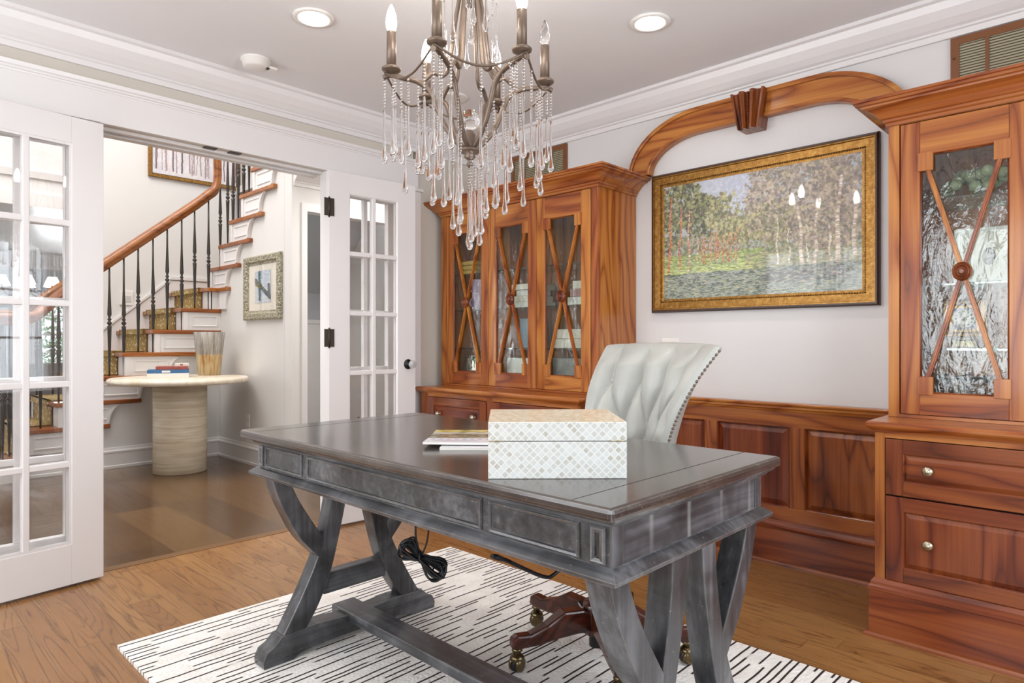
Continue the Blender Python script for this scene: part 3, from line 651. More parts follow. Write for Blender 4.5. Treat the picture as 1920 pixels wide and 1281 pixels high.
def bare_trees(W=220,H=110):
    rs=random.Random(5); img=np.zeros((H,W,3))+hc('d9d3d6')
    for _ in range(900): dab(img,rs.uniform(0,W),rs.uniform(0,H),rs.uniform(2,7),rs.uniform(3,10),0,hc(rs.choice(['d5ced2','e2dede','cfc9d2','ddd4d0','e6e2e4'])),.5)
    for _ in range(26):
        x=rs.uniform(0,W); w_=rs.uniform(.6,2.2); c=hc(rs.choice(['8d7478','6c5558','a08a8a','54474b'])); y=0; 
        while y<H*rs.uniform(.88,1.0): x+=rs.uniform(-.5,.5); dab(img,x,y,w_,1.8,0,c,.7); y+=1.5
        for b in range(4):
            bx,by=x,rs.uniform(.1,.6)*H; dx=rs.choice((-1,1))*rs.uniform(.3,.7)
            for k in range(14): bx+=dx; by-=1; dab(img,bx,by,.6,.9,0,c,.6)
    return np.clip(img,0,1)
def river(W=70,H=120):
    img=np.zeros((H,W,3)); rs=random.Random(9)
    for j in range(H): img[j]=hc('b9c6d6')*(1-j/H)+hc('dfe3ea')*(j/H)
    for _ in range(260): dab(img,rs.uniform(0,W),rs.uniform(0,H),5,3,0,hc(rs.choice(['c6d2de','aebccd','e6e9ee'])),.4)
    def band(x0,y0,x1,y1,w_,cols):
        for k in range(260): f=rs.random(); dab(img,x0+(x1-x0)*f+rs.uniform(-w_,w_)*.6,y0+(y1-y0)*f+rs.uniform(-w_,w_)*.6,rs.uniform(2,5),2.5,.6,hc(rs.choice(cols)),.8)
    band(0,30,70,105,8,['2f3b40','43504e','27313a','5c6a55']); band(20,0,22,110,4,['4f7a8a','5b7f7a','38586b']); band(8,48,24,60,7,['7a7434','8b8445','565a33']); band(60,50,64,105,3,['4b4f58','6c6f78'])
    return np.clip(img,0,1)
# picture builder: frame on a wall plane (ax 0 faces -X, ax 1 faces -Y)
def picture(name,label,ax,pos,a0,a1,b0,b1,prof,fm,lip=None):
    p=thing(name,label,'picture',(pos,(a0+a1)/2,b0) if ax==0 else ((a0+a1)/2,pos,b0))
    M().frame(ax,pos,a0,a1,b0,b1,prof).build('picture_frame',fm,p); return p
pic=picture('landscape_painting','wide gilt-framed landscape painting of a sunlit forest over the wainscot','0' and 0,3.163,.828,1.954,1.221,1.966,[(0,0),(0,.024),(.006,.030),(.016,.030),(.018,.022),(.050,.020),(.052,.012),(.068,.010),(.068,0)],gilt)
M().frame(0,3.163,.824,1.958,1.217,1.970,[(0,0),(0,.022),(.003,.027),(.007,.034),(.014,.034),(.015,.020),(.015,0)]).build('dark_outer_edge',giltd,pic)
m=M(); i0=.054
for (ya,yb,za,zb) in ((.828+i0,1.954-i0,1.221+i0,1.221+i0),(.828+i0,1.954-i0,1.966-i0,1.966-i0),(.828+i0,.828+i0,1.221+i0,1.966-i0),(1.954-i0,1.954-i0,1.221+i0,1.966-i0)):
    L=max(abs(yb-ya),abs(zb-za)); k=int(L/.011)
    for q in range(k+1): m.sphere((3.146,ya+(yb-ya)*q/k,za+(zb-za)*q/k),.0045,5,3)
m.build('beaded_moulding',gilt,pic)
y0,y1,z0,z1=.828+.066,1.954-.066,1.221+.066,1.966-.066
canvas('canvas',forest(),lambda u,v:(3.154,y1+(y0-y1)*u,z1+(z0-z1)*v),vcm,pic)
p2=picture('bare_tree_painting','gold-framed pale painting of bare trees high on the stairwell wall','',7.248,2.215,3.14,2.74,3.30,[(0,0),(0,.03),(.02,.03),(.022,.02),(.03,.02),(.03,0)],gilt) if 0 else None
p2=thing('bare_tree_painting','gold-framed pale painting of bare trees high on the stairwell wall','picture',(2.68,7.248,2.735))
M().frame(1,7.248,2.215,3.145,2.735,3.30,[(0,0),(0,.03),(.026,.03),(.028,.015),(.034,.015),(.034,0)]).build('picture_frame',gilt,p2)
M().frame(1,7.248,2.249,3.111,2.769,3.266,[(0,0),(0,.012),(.006,.012),(.006,0)]).build('dark_inner_edge',giltd,p2)
canvas('canvas',bare_trees(),lambda u,v:(2.255+.85*u,7.238,3.26-.485*v),printm,p2)
p3=thing('framed_river_print','small matted print in a carved pewter frame on the hall wall beside the stairs','picture',(2.516,5.32,1.243))
M().frame(0,2.516,4.99,5.66,1.243,1.785,[(0,0),(0,.022),(.012,.032),(.05,.030),(.062,.018),(.078,.014),(.078,0)]).build('picture_frame',carved,p3)
M().box(2.505,2.514,5.06,5.59,1.31,1.72).build('mat_board',cream,p3)
canvas('print',river(),lambda u,v:(2.503,5.435-.25*u,1.63-.235*v) if 0 else (2.503,5.46-.29*u,1.655-.27*v),printm,p3)
M().box(2.4985,2.5,5.065,5.585,1.315,1.715).build('glass_pane',pane,p3)

# ---------------------------------------------------------------- hall table and what stands on it
tb=thing('travertine_table','round travertine pedestal table in the hall below the stairs','table',(1.977,5.674,0))
M().lathe([(0,0),(.192,0),(.20,.006),(.20,.722)],seg=48).build('pedestal',trav,tb,local=True)
M().lathe([(0,.723),(.505,.723),(.517,.732),(.52,.745),(.517,.758),(.505,.768),(0,.768)],seg=64).build('tabletop',travs,tb,local=True)
def book(name,label,x,y,z,w,d,hh,rz,cols,group='books stacked on the hall table'):
    b=thing(name,label,'book',(x,y,z),rz,group)
    M().box(0,w,0,.004,0.003,hh-.003).box(0,w,0,d,0,.003).box(0,w,0,d,hh-.003,hh).build('cover',cols[0],b,local=True,bevel=.001)
    M().box(.003,w-.004,.004,d-.005,.003,hh-.003).build('page_block',cols[1],b,local=True)
    if len(cols)>2:
        M().box(w*.35,w*.55,-.0008,.0,.006,hh-.006).build('spine_label',cols[2],b,local=True)
    return b
blue=plain('blue_cover',hx('3f6f9f'),.4,.35,30); red=plain('rust_patterned_cover',hx('a5564c'),.4,.5,45); orangep=plain('gilded_page_edge',hx('b98a3a'),.5,.15,50); whit=plain('white_cover',hx('f0eee8'),.45,.02); pinkp=plain('pink_mauve_cover',hx('b88f90'),.4,.4,40)
rzb=R_(-21)
bk=(1.62,5.93)
import math as _m
def bpos(dx,dy): c,s=_m.cos(rzb),_m.sin(rzb); return (1.735+dx*c-dy*s, 5.70+dx*s+dy*c)
for (nm,lb,dx,dy,z,w_,d,hh,cols) in (
 ('book','thick white book at the bottom of the stack on the travertine table',0,0,.768,.30,.22,.036,(whit,cream)),
 ('book','blue-spined book with gilded page edges, second from the bottom of the stack',.0,.005,.804,.30,.21,.028,(blue,orangep,whit)),
 ('book','pink and red patterned book, second from the top of the stack',.06,.02,.832,.235,.17,.026,(red,cream))):
    px,py=bpos(dx,dy); book(nm,lb,px,py,z,w_,d,hh,rzb,cols)
px,py=bpos(.20,.05); book('book','small pale notebook on top of the stack by the vase',px,py,.858,.10,.08,.024,rzb+.15,(whit,cream,red))
va=M().lathe([(0,0),(.088,0),(.092,.01),(.104,.16),(.116,.26),(.126,.375),(.121,.375),(.111,.26),(.098,.16),(.086,.02),(0,.018)],(2.28,5.86,.768),40).build('glass_vase',vasem)
tag(va,'flared glass vase with amber lower half and smoky rim on the hall table','vase')
for nm,lb,cat,bx in (('wall_outlet','white electrical outlet low on the hall wall under the pewter-framed print','outlet',(2.511,2.518,5.59,5.66,.31,.425)),
                 ('light_switch','white switch plate on the wall under the forest painting','switch',(3.159,3.165,1.80,1.905,.985,1.078))):
    o=thing(nm,lb,cat,(bx[1],(bx[2]+bx[3])/2,bx[4])); M().box(*bx).build('cover_plate',white,o,bevel=.002)
    ym=(bx[2]+bx[3])/2
    m=M()
    if cat=='outlet':
        for zz in (.345,.39): m.box(bx[0]-.002,bx[0],ym-.016,ym+.016,zz-.014,zz+.014)
    else:
        for yy in (ym-.025,ym+.025): m.box(bx[0]-.003,bx[0],yy-.014,yy+.014,1.0,1.063)
    m.build('receptacle' if cat=='outlet' else 'rocker',white,o,bevel=.001)
ic=thing('wall_keypad','white keypad on the stairwell wall behind the lower balusters','keypad',(2.02,7.25,1.42))
M().box(1.96,2.08,7.236,7.248,1.42,1.56).build('housing',white,ic,bevel=.003); M().box(1.995,2.06,7.233,7.236,1.45,1.51).build('button_panel',plain('grey_plastic',hx('c9c7c3')),ic)

hr=thing('stair_handrail','slanted wooden handrail in the back room, seen through the lower panes of the right door','handrail',(3.85,5.6,.3))
M().tube([(3.55,5.6,.18),(4.15,5.6,.90)],.034,10).build('rail',railw,hr)
M().box(3.60,3.64,5.58,5.62,0,.24).build('post',trimw,hr); M().box(4.08,4.12,5.58,5.62,0,.82).build('post',trimw,hr)
# living room furniture seen through the left door
so=thing('grey_sofa','rounded grey sofa beyond the stair foot, seen through the left door panes','sofa',(2.1,9.0,0))
P=[(1.2,8.6),(3.0,8.6),(3.1,8.7),(3.1,9.4),(1.1,9.4),(1.1,8.7)]
M().prism(P,2,.1,.45).build('seat_base',ribg,so,bevel=.04); M().prism([(1.15,8.55),(3.05,8.55),(3.1,8.65),(3.1,8.8),(1.1,8.8),(1.1,8.65)],2,.4,.82).build('backrest',ribg,so,bevel=.05)
for x in (1.2,3.0):
    for y in (8.7,9.3): M().box(x-.03,x+.03,y-.03,y+.03,0,.11).build('leg',treadw,so)
dt=thing('navy_bench','low dark navy bench beyond the stair foot, left of the grey sofa','bench',(.8,8.3,0))
M().box(.3,1.05,8.1,8.5,.34,.45).build('seat',navy,dt,bevel=.02)
for x in (.35,1.0):
    for y in (8.15,8.45): M().box(x-.02,x+.02,y-.02,y+.02,0,.34).build('leg',iron,dt)
ch=thing('shaded_chandelier','small chandelier with white fabric shades in the far living room','chandelier',(1.55,9.2,1.6))
M().tube([(1.55,9.2,2.44),(1.55,9.2,1.62)],.012,8).sphere((1.55,9.2,1.63),.05).build('stem',bronze,ch)
for k in range(6):
    t=2*PI*k/6+.35; c,s=math.cos(t),math.sin(t); r=.27
    M().tube(bz([(1.55,9.2,1.66),(1.55+c*.1,9.2+s*.1,1.58),(1.55+c*.22,9.2+s*.22,1.6),(1.55+c*r,9.2+s*r,1.70)],5),.008,6).build('arm',bronze,ch)
    M().lathe([(.045,.10),(.085,0)],(1.55+c*r,9.2+s*r,1.70),20).build('lamp_shade',shadem,ch)
# shrubs outside the far windows
rs=random.Random(4)
for i,(x,y,hh,lb) in enumerate(((3.2,14.6,2.2,'pale green shrub outside the right-hand far window'),(1.1,14.8,2.6,'tall leafy shrub outside the left-hand far window'))):
    t_=thing('garden_shrub',lb,'shrub',(x,y,0))
    M().tube([(x,y,0),(x+.03,y,.9)],.04,8).build('trunk',treadw,t_)
    m=M()
    for _ in range(1500):
        a=rs.uniform(0,2*PI); q=rs.random()**.5; zz=rs.uniform(.3,hh); r=.95*q; c=Vector((x+r*math.cos(a),y+r*math.sin(a)*.6,zz)); d=Vector((rs.gauss(0,1),rs.gauss(0,1),rs.gauss(0,1))).normalized(); e=d.orthogonal().normalized()
        m.add([c-d*.06,c+e*.03,c+d*.06,c-e*.03],[(0,1,2,3)])
    m.build('foliage',leafm,t_,recalc=False)
# ---------------------------------------------------------------- built-in cabinetry
def raised(m,X,y0,y1,z0,z1,inset=.0,bev=.024,dep=.009):
    # bevelled raised panel facing -X
    a=[(X+dep,y0,z0),(X+dep,y1,z0),(X+dep,y1,z1),(X+dep,y0,z1)]
    b=[(X,y0+bev,z0+bev),(X,y1-bev,z0+bev),(X,y1-bev,z1-bev),(X,y0+bev,z1-bev)]
    c=[(X+dep-.004,p[1]+(bev if 0 else 0),p[2]) for p in a]
    m.add(a+b,[(0,1,5,4),(1,2,6,5),(2,3,7,6),(3,0,4,7),(4,5,6,7)]); return m
def knob(parent,X,y,z):
    k=M().lathe([(0,0),(.011,0),(.009,.004),(.006,.008),(.007,.013),(.014,.016),(.0175,.021),(.0165,.026),(.010,.030),(.006,.031),(.005,.034),(0,.034)],seg=20,axis='x')
    k.v=[(X-x_,y_+y,z_+z) for x_,y_,z_ in k.v]; k.build('knob',pewter,parent)
HX=2.805
def hutch(name,label,Ya,Yb,doors,z0=.774,z1=1.885):
    t=thing(name,label,'hutch',(3.0,(Ya+Yb)/2,z0))
    for yq in (Ya,Yb-.02): M().box(HX+.02,3.163,yq,yq+.02,z0,z1).build('side_panel',cherry[2],t,bevel=.001)
    M().box(3.14,3.163,Ya+.02,Yb-.02,z0,z1).build('back_panel',cherry[2],t)
    [M().box(HX+.022,3.14,Ya+.02,Yb-.02,zq,zq+.02).build('inner_deck',cherry[1],t) for zq in (z0,z1-.02)]
    [M().box(HX,HX+.02,p_,q_,z0,z1).build('face_stile',cherry[2],t,bevel=.001) for p_,q_ in ((Ya,doors[0][0]-.003),(doors[-1][1]+.003,Yb))]
    for p_,q_ in ((z0,z0+.012),(z1-.006,z1+.0)): M().box(HX,HX+.02,doors[0][0]-.003,doors[-1][1]+.003,p_,q_).build('face_rail',cherry[1],t)
    for a,b in doors[1:]: M().box(HX+.0205,HX+.04,a-.02,a+.02,z0+.02,z1-.02).build('partition',cherryd[2],t)
    PR=[(0,1.880),(.008,1.880),(.008,1.892),(.016,1.896),(.016,1.905),(.024,1.908),(.030,1.916),(.040,1.928),(.056,1.940),(.076,1.946),(.078,1.952),(.092,1.954),(.092,1.963),(.100,1.965),(.100,1.974),(0,1.974)]
    M().sweep([(3.163,Yb),(HX,Yb),(HX,Ya),(3.163,Ya)],PR).build('crown_moulding',cherry[1],t) if 0 else None
    pth=[(3.163,Yb),(HX,Yb),(HX,Ya),(3.163,Ya)]
    M().sweep(pth,PR).build('crown_moulding',cherry[1],t)
    M().box(HX,3.163,Ya,Yb,1.962,1.970).build('top_board',cherry[1],t)
    dz0,dz1=z0+.014,z1-.009; oz0,oz1=.868,1.752; S1=.063
    for (a,b) in doors:
        a+=.0015; b-=.0015; X0,X1=HX-.002,HX+.018
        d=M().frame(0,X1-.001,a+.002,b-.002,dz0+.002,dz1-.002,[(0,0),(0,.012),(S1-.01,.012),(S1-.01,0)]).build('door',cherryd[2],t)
        for q in ((a,a+S1),(b-S1,b)): M().box(X0,X1,q[0],q[1],dz0,dz1).build('stile',cherry[2],d,bevel=.002)
        for q in ((dz0,oz0),(oz1,dz1)): M().box(X0,X1,a+S1,b-S1,q[0],q[1]).build('rail',cherry[1],d,bevel=.002)
        M().frame(0,X0+.012,a+S1-.001,b-S1+.001,oz0-.001,oz1+.001,[(0,0),(0,.008),(.006,.002),(.006,0)]).build('glazing_bead',cherryd[2],d)
        M().box(X0+.012,X0+.016,a+S1,b-S1,oz0,oz1).build('glass_pane',seeded,d)
        bw,bh=.048,.068
        for y in (a+S1-.006,b-S1+.006-bw):
            for z in (oz0-.006,oz1+.006-bh): M().box(X0-.006,X0+.010,y,y+bw,z,z+bh).build('corner_block',cherry[2],d,bevel=.0015)
        yc,zc=(a+b)/2,(oz0+oz1)/2; yy=(b-a)/2-S1-.026
        for s in (1,-1):
            m=M()
            p0=Vector((X0+.001,yc-s*yy,oz0+bh-.008)); p1=Vector((X0+.001,yc+s*yy,oz1-bh+.008))
            n=Vector((0,(p1-p0).z,-(p1-p0).y)).normalized()
            for off,w_,dp in ((0,.0075,.006),(0,.0035,.010)):
                q=[p0-n*w_,p0+n*w_,p1+n*w_,p1-n*w_]; m.hexa([(X0+.012,v.y,v.z) for v in q]+[(X0+.004-dp,v.y,v.z) for v in q])
            m.build('cross_bar',cherry[2],d)
        r=M().lathe([(0,.0),(.030,0),(.030,.012),(.027,.016),(.023,.013),(.020,.015),(.0185,.019),(.015,.015),(.011,.016),(.009,.020),(.006,.022),(0,.022)],seg=32,axis='x',smooth=False)
        r.v=[(X0-.004-x,y+yc,z*1.12+zc) for x,y,z in r.v]; r.build('rosette',cherryd[2],d)
    return t
DL=[(2.123,2.512),(2.512,2.908),(2.908,3.302)]; DR=[(-.52,-.125),(-.125,.27),(.27,.665)]
hL=hutch('glazed_hutch','left cherry wood hutch with three wavy-glass X-lattice doors by the white door',2.074,3.356,DL)
hR=hutch('glazed_hutch','right cherry wood hutch with X-lattice glass door, nearest the camera',-.577,.705,DR)
for hh,Ya,Yb,zs in ((hL,2.1,3.33,(1.02,1.265,1.50)),(hR,-.55,.68,(1.035,1.276,1.593))):
    for z in zs: M().box(2.86,3.138,Ya,Yb,z-.008,z).build('glass_shelf',shelfg,hh)
BX=2.62
PRB=[(0,0),(.016,0),(.016,.165),(.020,.168),(.020,.180),(.012,.186),(.012,.195),(.004,.206),(0,.21)]
PRC=[(0,.734),(.006,.734),(.010,.742),(.022,.752),(.026,.758),(.026,.766),(.020,.773),(0,.773)]
def base(name,label,Ya,Yb,dr):
    t=thing(name,label,'cabinet',(2.9,(Ya+Yb)/2,0))
    [M().box(BX+.02,3.163,q,q+.02,.02,.744).build('side_panel',cherryd[2],t) for q in (Ya,Yb-.02)]
    M().box(BX+.0205,BX+.03,Ya+.02,Yb-.02,.02,.74).build('back_of_face',dark,t)
    ys=[Ya]+[q for d in dr for q in (d[0]-.003,d[1]+.003)]+[Yb]
    for i in range(0,len(ys),2): M().box(BX-.001,BX+.02,ys[i],ys[i+1],.206,.734).build('face_stile',cherrym[2],t,bevel=.001)
    [M().box(BX-.0005,BX+.02,ys[0] if q[0]<.3 else ys[1],ys[-1] if q[0]<.3 else ys[-2],*q).build('face_rail',cherry[1],t) for q in ((.15,.206),(.716,.734))]
    pth=[(3.163,Yb),(BX,Yb),(BX,Ya),(3.163,Ya)]
    M().sweep(pth,PRB).build('plinth',cherrym[1],t); M().sweep(pth,[(.016,0),(.032,0),(.031,.009),(.026,.015),(.016,.018)]).build('shoe_moulding',cherryd[1],t)
    c=M().sweep(pth,PRC); c.box(BX-.002,3.162,Ya-.002,Yb+.002,.745,.7732); c.build('countertop',cherry[1],t)
    for (a,b,z0,z1,kn) in [(d[0],d[1],z0,z1,d[2]) for d in dr for z0,z1 in ((.515,.713),(.211,.509))]:
        X0=BX-.004; fw=.055
        d=M().box(BX+.012,BX+.019,a+.001,b-.001,z0+.001,z1-.001).build('drawer',cherryd[2],t)
        for q in ((a,a+fw),(b-fw,b)): M().box(X0,BX+.012,q[0],q[1],z0,z1).build('stile',cherryd[2],d,bevel=.0015)
        for q in ((z0,z0+fw*.9),(z1-fw*.9,z1)): M().box(X0,BX+.012,a+fw,b-fw,q[0],q[1]).build('rail',cherryd[1],d,bevel=.0015)
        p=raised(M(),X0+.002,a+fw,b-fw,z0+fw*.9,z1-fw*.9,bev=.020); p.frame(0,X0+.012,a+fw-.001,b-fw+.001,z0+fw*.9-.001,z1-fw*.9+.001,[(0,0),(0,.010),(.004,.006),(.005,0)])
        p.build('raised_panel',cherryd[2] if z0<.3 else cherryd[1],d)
        for ky in kn: knob(d,X0+.004,ky,(z0+z1)/2)
    return t
base('base_cabinet','left cherry base cabinet under the three-door hutch, behind the desk',2.062,3.335,[(2.11,2.676,()),(2.733,3.264,(2.833,3.15))])
base('base_cabinet','right cherry base cabinet with two drawers and round pewter knobs, nearest the camera',-.58,.702,[(-.545,-.01,(-.40,-.14)),(.055,.667,(.19,.534))])
# wainscot, cap, base
ws=thing('trim_16',None,None,(3.15,1.38,0),kind=S)
Y0,Y1=.705,2.06
[M().box(3.135,3.163,Y0,Y1,*q).build('rail',cherrym[1],ws) for q in ((.655,.727),(.209,.275))]
st_=[(Y0,.78),(1.133,1.206),(1.568,1.64),(2.0,Y1)]; 
for a,b in st_: M().box(3.1345,3.163,a,b,.275,.655).build('stile',cherrym[2],ws,bevel=.001)
for a,b in ((.78,1.133),(1.206,1.568),(1.64,2.0)):
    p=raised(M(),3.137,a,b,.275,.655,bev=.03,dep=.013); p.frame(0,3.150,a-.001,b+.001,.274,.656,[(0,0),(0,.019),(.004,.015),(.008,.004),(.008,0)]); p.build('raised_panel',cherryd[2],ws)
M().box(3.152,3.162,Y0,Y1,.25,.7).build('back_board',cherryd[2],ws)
M().sweep([(3.163,Y0),(3.163,Y1)][::-1],[(0,0)]*3) if 0 else None
def strip_y(prof,y0,y1):  # profile (x,z) extruded along y
    return M().prism(prof,1,y0,y1)
strip_y([(3.163,.728),(3.132,.728),(3.128,.738),(3.122,.742),(3.122,.752),(3.112,.758),(3.110,.764),(3.112,.769),(3.163,.769)],Y0,Y1).build('cap_moulding',cherry[1],ws)
strip_y([(3.163,0),(3.120,0),(3.120,.166),(3.114,.170),(3.112,.180),(3.122,.188),(3.130,.198),(3.133,.208),(3.163,.208)],Y0,Y1).build('plinth',cherryd[1],ws)
strip_y([(3.12,0),(3.106,0),(3.107,.009),(3.112,.015),(3.12,.018)],Y0,Y1).build('shoe_moulding',cherryd[1],ws)
# arch
ar=thing('wood_arch','curved cherry wood arch with a fluted keystone above the forest painting','arch',(3.15,1.385,1.97))
def qarc(cy,cz,rx,rz,s,n=14): return [(cy+s*rx*math.cos(k/n*PI/2),cz+rz*math.sin(k/n*PI/2)) for k in range(n+1)]
def ring(o0,o1,x0,x1):
    yc=1.385; out=[]
    def pathp(off):
        R=qarc(yc+.275,1.977,.43-off,.300-off*1.0,1); L=qarc(yc-.275,1.977,.43-off,.300-off*1.0,-1)
        return R+L[::-1]
    A=pathp(o0); B=pathp(o1); m=M(); n=len(A)
    for i in range(n-1):
        q=[A[i],A[i+1],B[i+1],B[i]]; 
    vs=[(x0,)+p for p in A]+[(x0,)+p for p in B]+[(x1,)+p for p in A]+[(x1,)+p for p in B]
    fs=[]
    for i in range(n-1): fs+= [(i,i+1,n+i+1,n+i),(2*n+i,3*n+i,3*n+i+1,2*n+i+1),(i,2*n+i,2*n+i+1,i+1),(n+i,n+i+1,3*n+i+1,3*n+i)]
    fs+=[(0,n,3*n,2*n),(n-1,3*n-1,4*n-1,2*n-1)]
    m.add(vs,fs); return m
ring(0,.128,3.118,3.163).build('arch_band',cherry[1],ar,bevel=.003)
ring(0,.022,3.104,3.163).build('outer_bead',cherry[1],ar,bevel=.005); ring(.112,.130,3.112,3.163).build('inner_bead',cherry[1],ar,bevel=.004)
def key(y,z,x):  # taper
    f=(z-2.09)/(2.272-2.09); return (x,1.378+(y)*(.60+.40*f)+.004*f,z)
pf=[(-.083,3.163),(-.083,3.062),(-.072,3.062),(-.070,3.078),(-.058,3.082),(-.044,3.072),(-.036,3.054),(-.024,3.052),(-.014,3.062),(-.012,3.08),(.012,3.08),(.014,3.062),(.024,3.052),(.036,3.054),(.044,3.072),(.058,3.082),(.070,3.078),(.072,3.062),(.083,3.062),(.083,3.163)]
m=M(); n=len(pf); m.add([key(y,2.09,x) for y,x in pf]+[key(y,2.272,x) for y,x in pf],[tuple(range(n)),tuple(range(2*n-1,n-1,-1))]+[(i,(i+1)%n,n+(i+1)%n,n+i) for i in range(n)])
kst=m.build('keystone',cherryd[2],ar)
m=M()
for k in range(15): z=2.265-.0122*k; m.sphere(key(0,z,3.074),.0062*(1-.02*k),8,6)
m.build('bead_column',cherryd[2],kst)
# louvered grilles above the hutches
def grille(y0,y1,label,mull):
    t=thing('wall_grille',label,'grille',(3.163,(y0+y1)/2,2.0)); z0,z1=1.995,2.288
    M().frame(0,3.163,y0,y1,z0,z1,[(0,0),(0,.012),(.030,.012),(.030,0)]).build('grille_frame',browntrim,t,bevel=.001)
    for y in mull: M().box(3.150,3.160,y-.006,y+.006,z0+.03,z1-.03).build('mullion',browntrim,t)
    M().box(3.156,3.162,y0+.03,y1-.03,z0+.03,z1-.03).build('louver_panel',louver,t)
    s=M().sphere((3.150,(y1-.012) if y1<1 else y0+.012,2.205),.005,8,6); s.build('screw',brass,t)
grille(2.571,3.05,'brown louvered wall grille above the left hutch, seen behind the crystals',(2.69,2.93))
grille(.08,.567,'brown louvered wall grille above the right hutch, at the top right corner',(.445,.20))
# ---------------------------------------------------------------- things on the hutch shelves
def it(name,label,cat,bm,mat,group=None,**k): o=bm.build(name,mat,**k); return tag(o,label,cat,group)
yel=plain('yellow_fabric',hx('d9b45c'),.8,.2,40); lil=plain('lilac_ceramic',hx('c3a6c4'),.4,.08); pal=plain('pale_blue_cover',hx('8fa3b4'),.6,.15,30); gryb=plain('grey_box_board',hx('8c8a86'),.7,.15,30); flo=plain('floral_box_paper',hx('e3dccf'),.6,.25,60); jade=plain('pale_green_glass',hx('b7c39b'),.15,.35,25,trans=.4)
def vase_shape(pr,c,seg=24): return M().lathe(pr,c,seg)
for k in range(3): it('folded_cloth',['yellow folded cloth at the bottom of the pile in the left hutch','yellow folded cloth in the middle of the pile in the left hutch','yellow folded cloth on top of the pile in the left hutch'][k],'cloth',M().box(2.90,3.06,3.13,3.27,1.501+k*.03,1.529+k*.03),yel,'folded yellow cloths',bevel=.008)
lt=thing('lilac_jug','lilac jug with two ring handles on the middle shelf of the left hutch','jug',(2.98,3.14,1.266))
M().lathe([(0,0),(.055,0),(.06,.01),(.058,.19),(.062,.2),(.054,.2),(.05,.02),(0,.02)],(2.98,3.16,1.266),28).build('body',lil,lt)
for z in (1.32,1.42): M().tube([(2.98-.0,3.235+.028*math.cos(t),z+.026*math.sin(t)) for t in [2*PI*k/14 for k in range(14)]],.009,8,closed=True).build('handle',lil,lt)
it('mercury_glass_jar','silvery mottled glass jar at the bottom of the left hutch','jar',M().lathe([(0,0),(.06,0),(.066,.02),(.066,.15),(.058,.17),(.052,.17),(.058,.15),(.058,.02),(0,.02)],(2.95,3.17,.796),28),mercm)
def stack(n,x0,x1,y0,y1,z,h,mats,names,cat,nm,group):
    for k in range(n):
        dx=.01*((k*7)%3); it(nm,names[k],cat,M().box(x0+dx,x1-dx,y0+dx,y1-dx,z+k*h+.0005,z+(k+1)*h-.001),mats[k%len(mats)],group,bevel=.003)
stack(4,2.90,3.08,2.60,2.80,1.266,.036,[whit,cream],['white box at the bottom of the pile behind the middle door','cream box second from the bottom behind the middle door','white box third from the bottom behind the middle door','cream box topmost of the pile behind the middle door'],'box','storage_box','boxes behind the middle hutch door')
it('blue_album','tall pale blue album standing behind the middle hutch door','book',M().box(2.93,2.97,2.60,2.76,1.021,1.20),pal,bevel=.002)
it('white_carton','white carton at the bottom of the left hutch behind the middle door','box',M().box(2.90,3.08,2.60,2.84,.796,.96),whit,bevel=.003)
stack(3,2.90,3.08,2.20,2.36,1.266,.046,[whit,pinkp,cream],['white box at the bottom of the pile behind the right-hand door','mauve box in the middle of the pile behind the right-hand door','cream box on top of the pile behind the right-hand door'],'box','storage_box','boxes behind the right-hand hutch door')
stack(2,2.90,3.09,2.20,2.46,1.021,.055,[flo],['floral paper box, lower of the two behind the right-hand door','floral paper box, upper of the two behind the right-hand door'],'box','floral_box','floral boxes')
it('grey_storage_box','grey box at the bottom of the left hutch behind the right-hand door','box',M().box(2.90,3.09,2.26,2.47,.796,.965),gryb,bevel=.004)
it('cream_candle','cream candle beside the grey box at the bottom of the left hutch','candle',M().lathe([(0,0),(.035,0),(.035,.12),(.028,.13),(0,.13)],(2.93,2.205,.796),20),cream)
sh=M().lathe([(0,0),(.04,0),(.03,.01),(.02,.02)],(3.0,.45,1.594),20)
for k in range(26):
    a=k*2.4; r=.012+.0028*k; sh.sphere((3.0+r*math.cos(a)*.8,.45+r*math.sin(a)*1.5,1.632+.062*abs(math.sin(k*1.3))),.022,8,6)
it('glass_ornament','knobbly pale green glass ornament on the top shelf of the right hutch','ornament',sh,jade)
pf_=thing('photo_frame','pale photo frame with a dog picture on the upper shelf of the right hutch','picture frame',(3.0,.40,1.276))
M().frame(0,3.02,.33,.53,1.277,1.49,[(0,0),(0,.012),(.02,.012),(.02,0)]).build('picture_frame',whit,pf_,bevel=.002)
M().box(3.012,3.02,.345,.515,1.295,1.475).build('mat_board',cream,pf_)
m=M().lathe([(0,0),(.03,0),(.028,.002),(0,.002)],seg=16,axis='x'); m.v=[(3.010+x,.42+y*.7,1.38+z*1.1) for x,y,z in m.v]; m.build('dog_picture',plain('soft_grey_print',hx('a59c95'),.5,.3,40),pf_)
ck=thing('gilt_framed_clock','square gilt-framed clock with ornate enamel face in the right hutch','clock',(3.0,.495,1.037))
M().box(2.985,3.03,.455,.535,1.037,1.065).box(2.98,3.03,.47,.52,1.065,1.075).build('foot',brass,ck,bevel=.004)
M().frame(0,3.02,.425,.568,1.072,1.222,[(0,0),(0,.02),(.008,.026),(.018,.024),(.026,.012),(.034,.012),(.034,0)]).build('clock_frame',gilt,ck)
M().box(3.010,3.02,.45,.545,1.10,1.20).build('enamel_plate',plain('mottled_blue_enamel',hx('6d6a86'),.3,.5,160),ck)
f=M().lathe([(0,0),(.035,0),(.035,.003),(0,.003)],seg=28,axis='x'); f.v=[(3.0075-x,.4965+y,1.147+z) for x,y,z in f.v]; f.build('clock_face',cream,ck)
m=M()
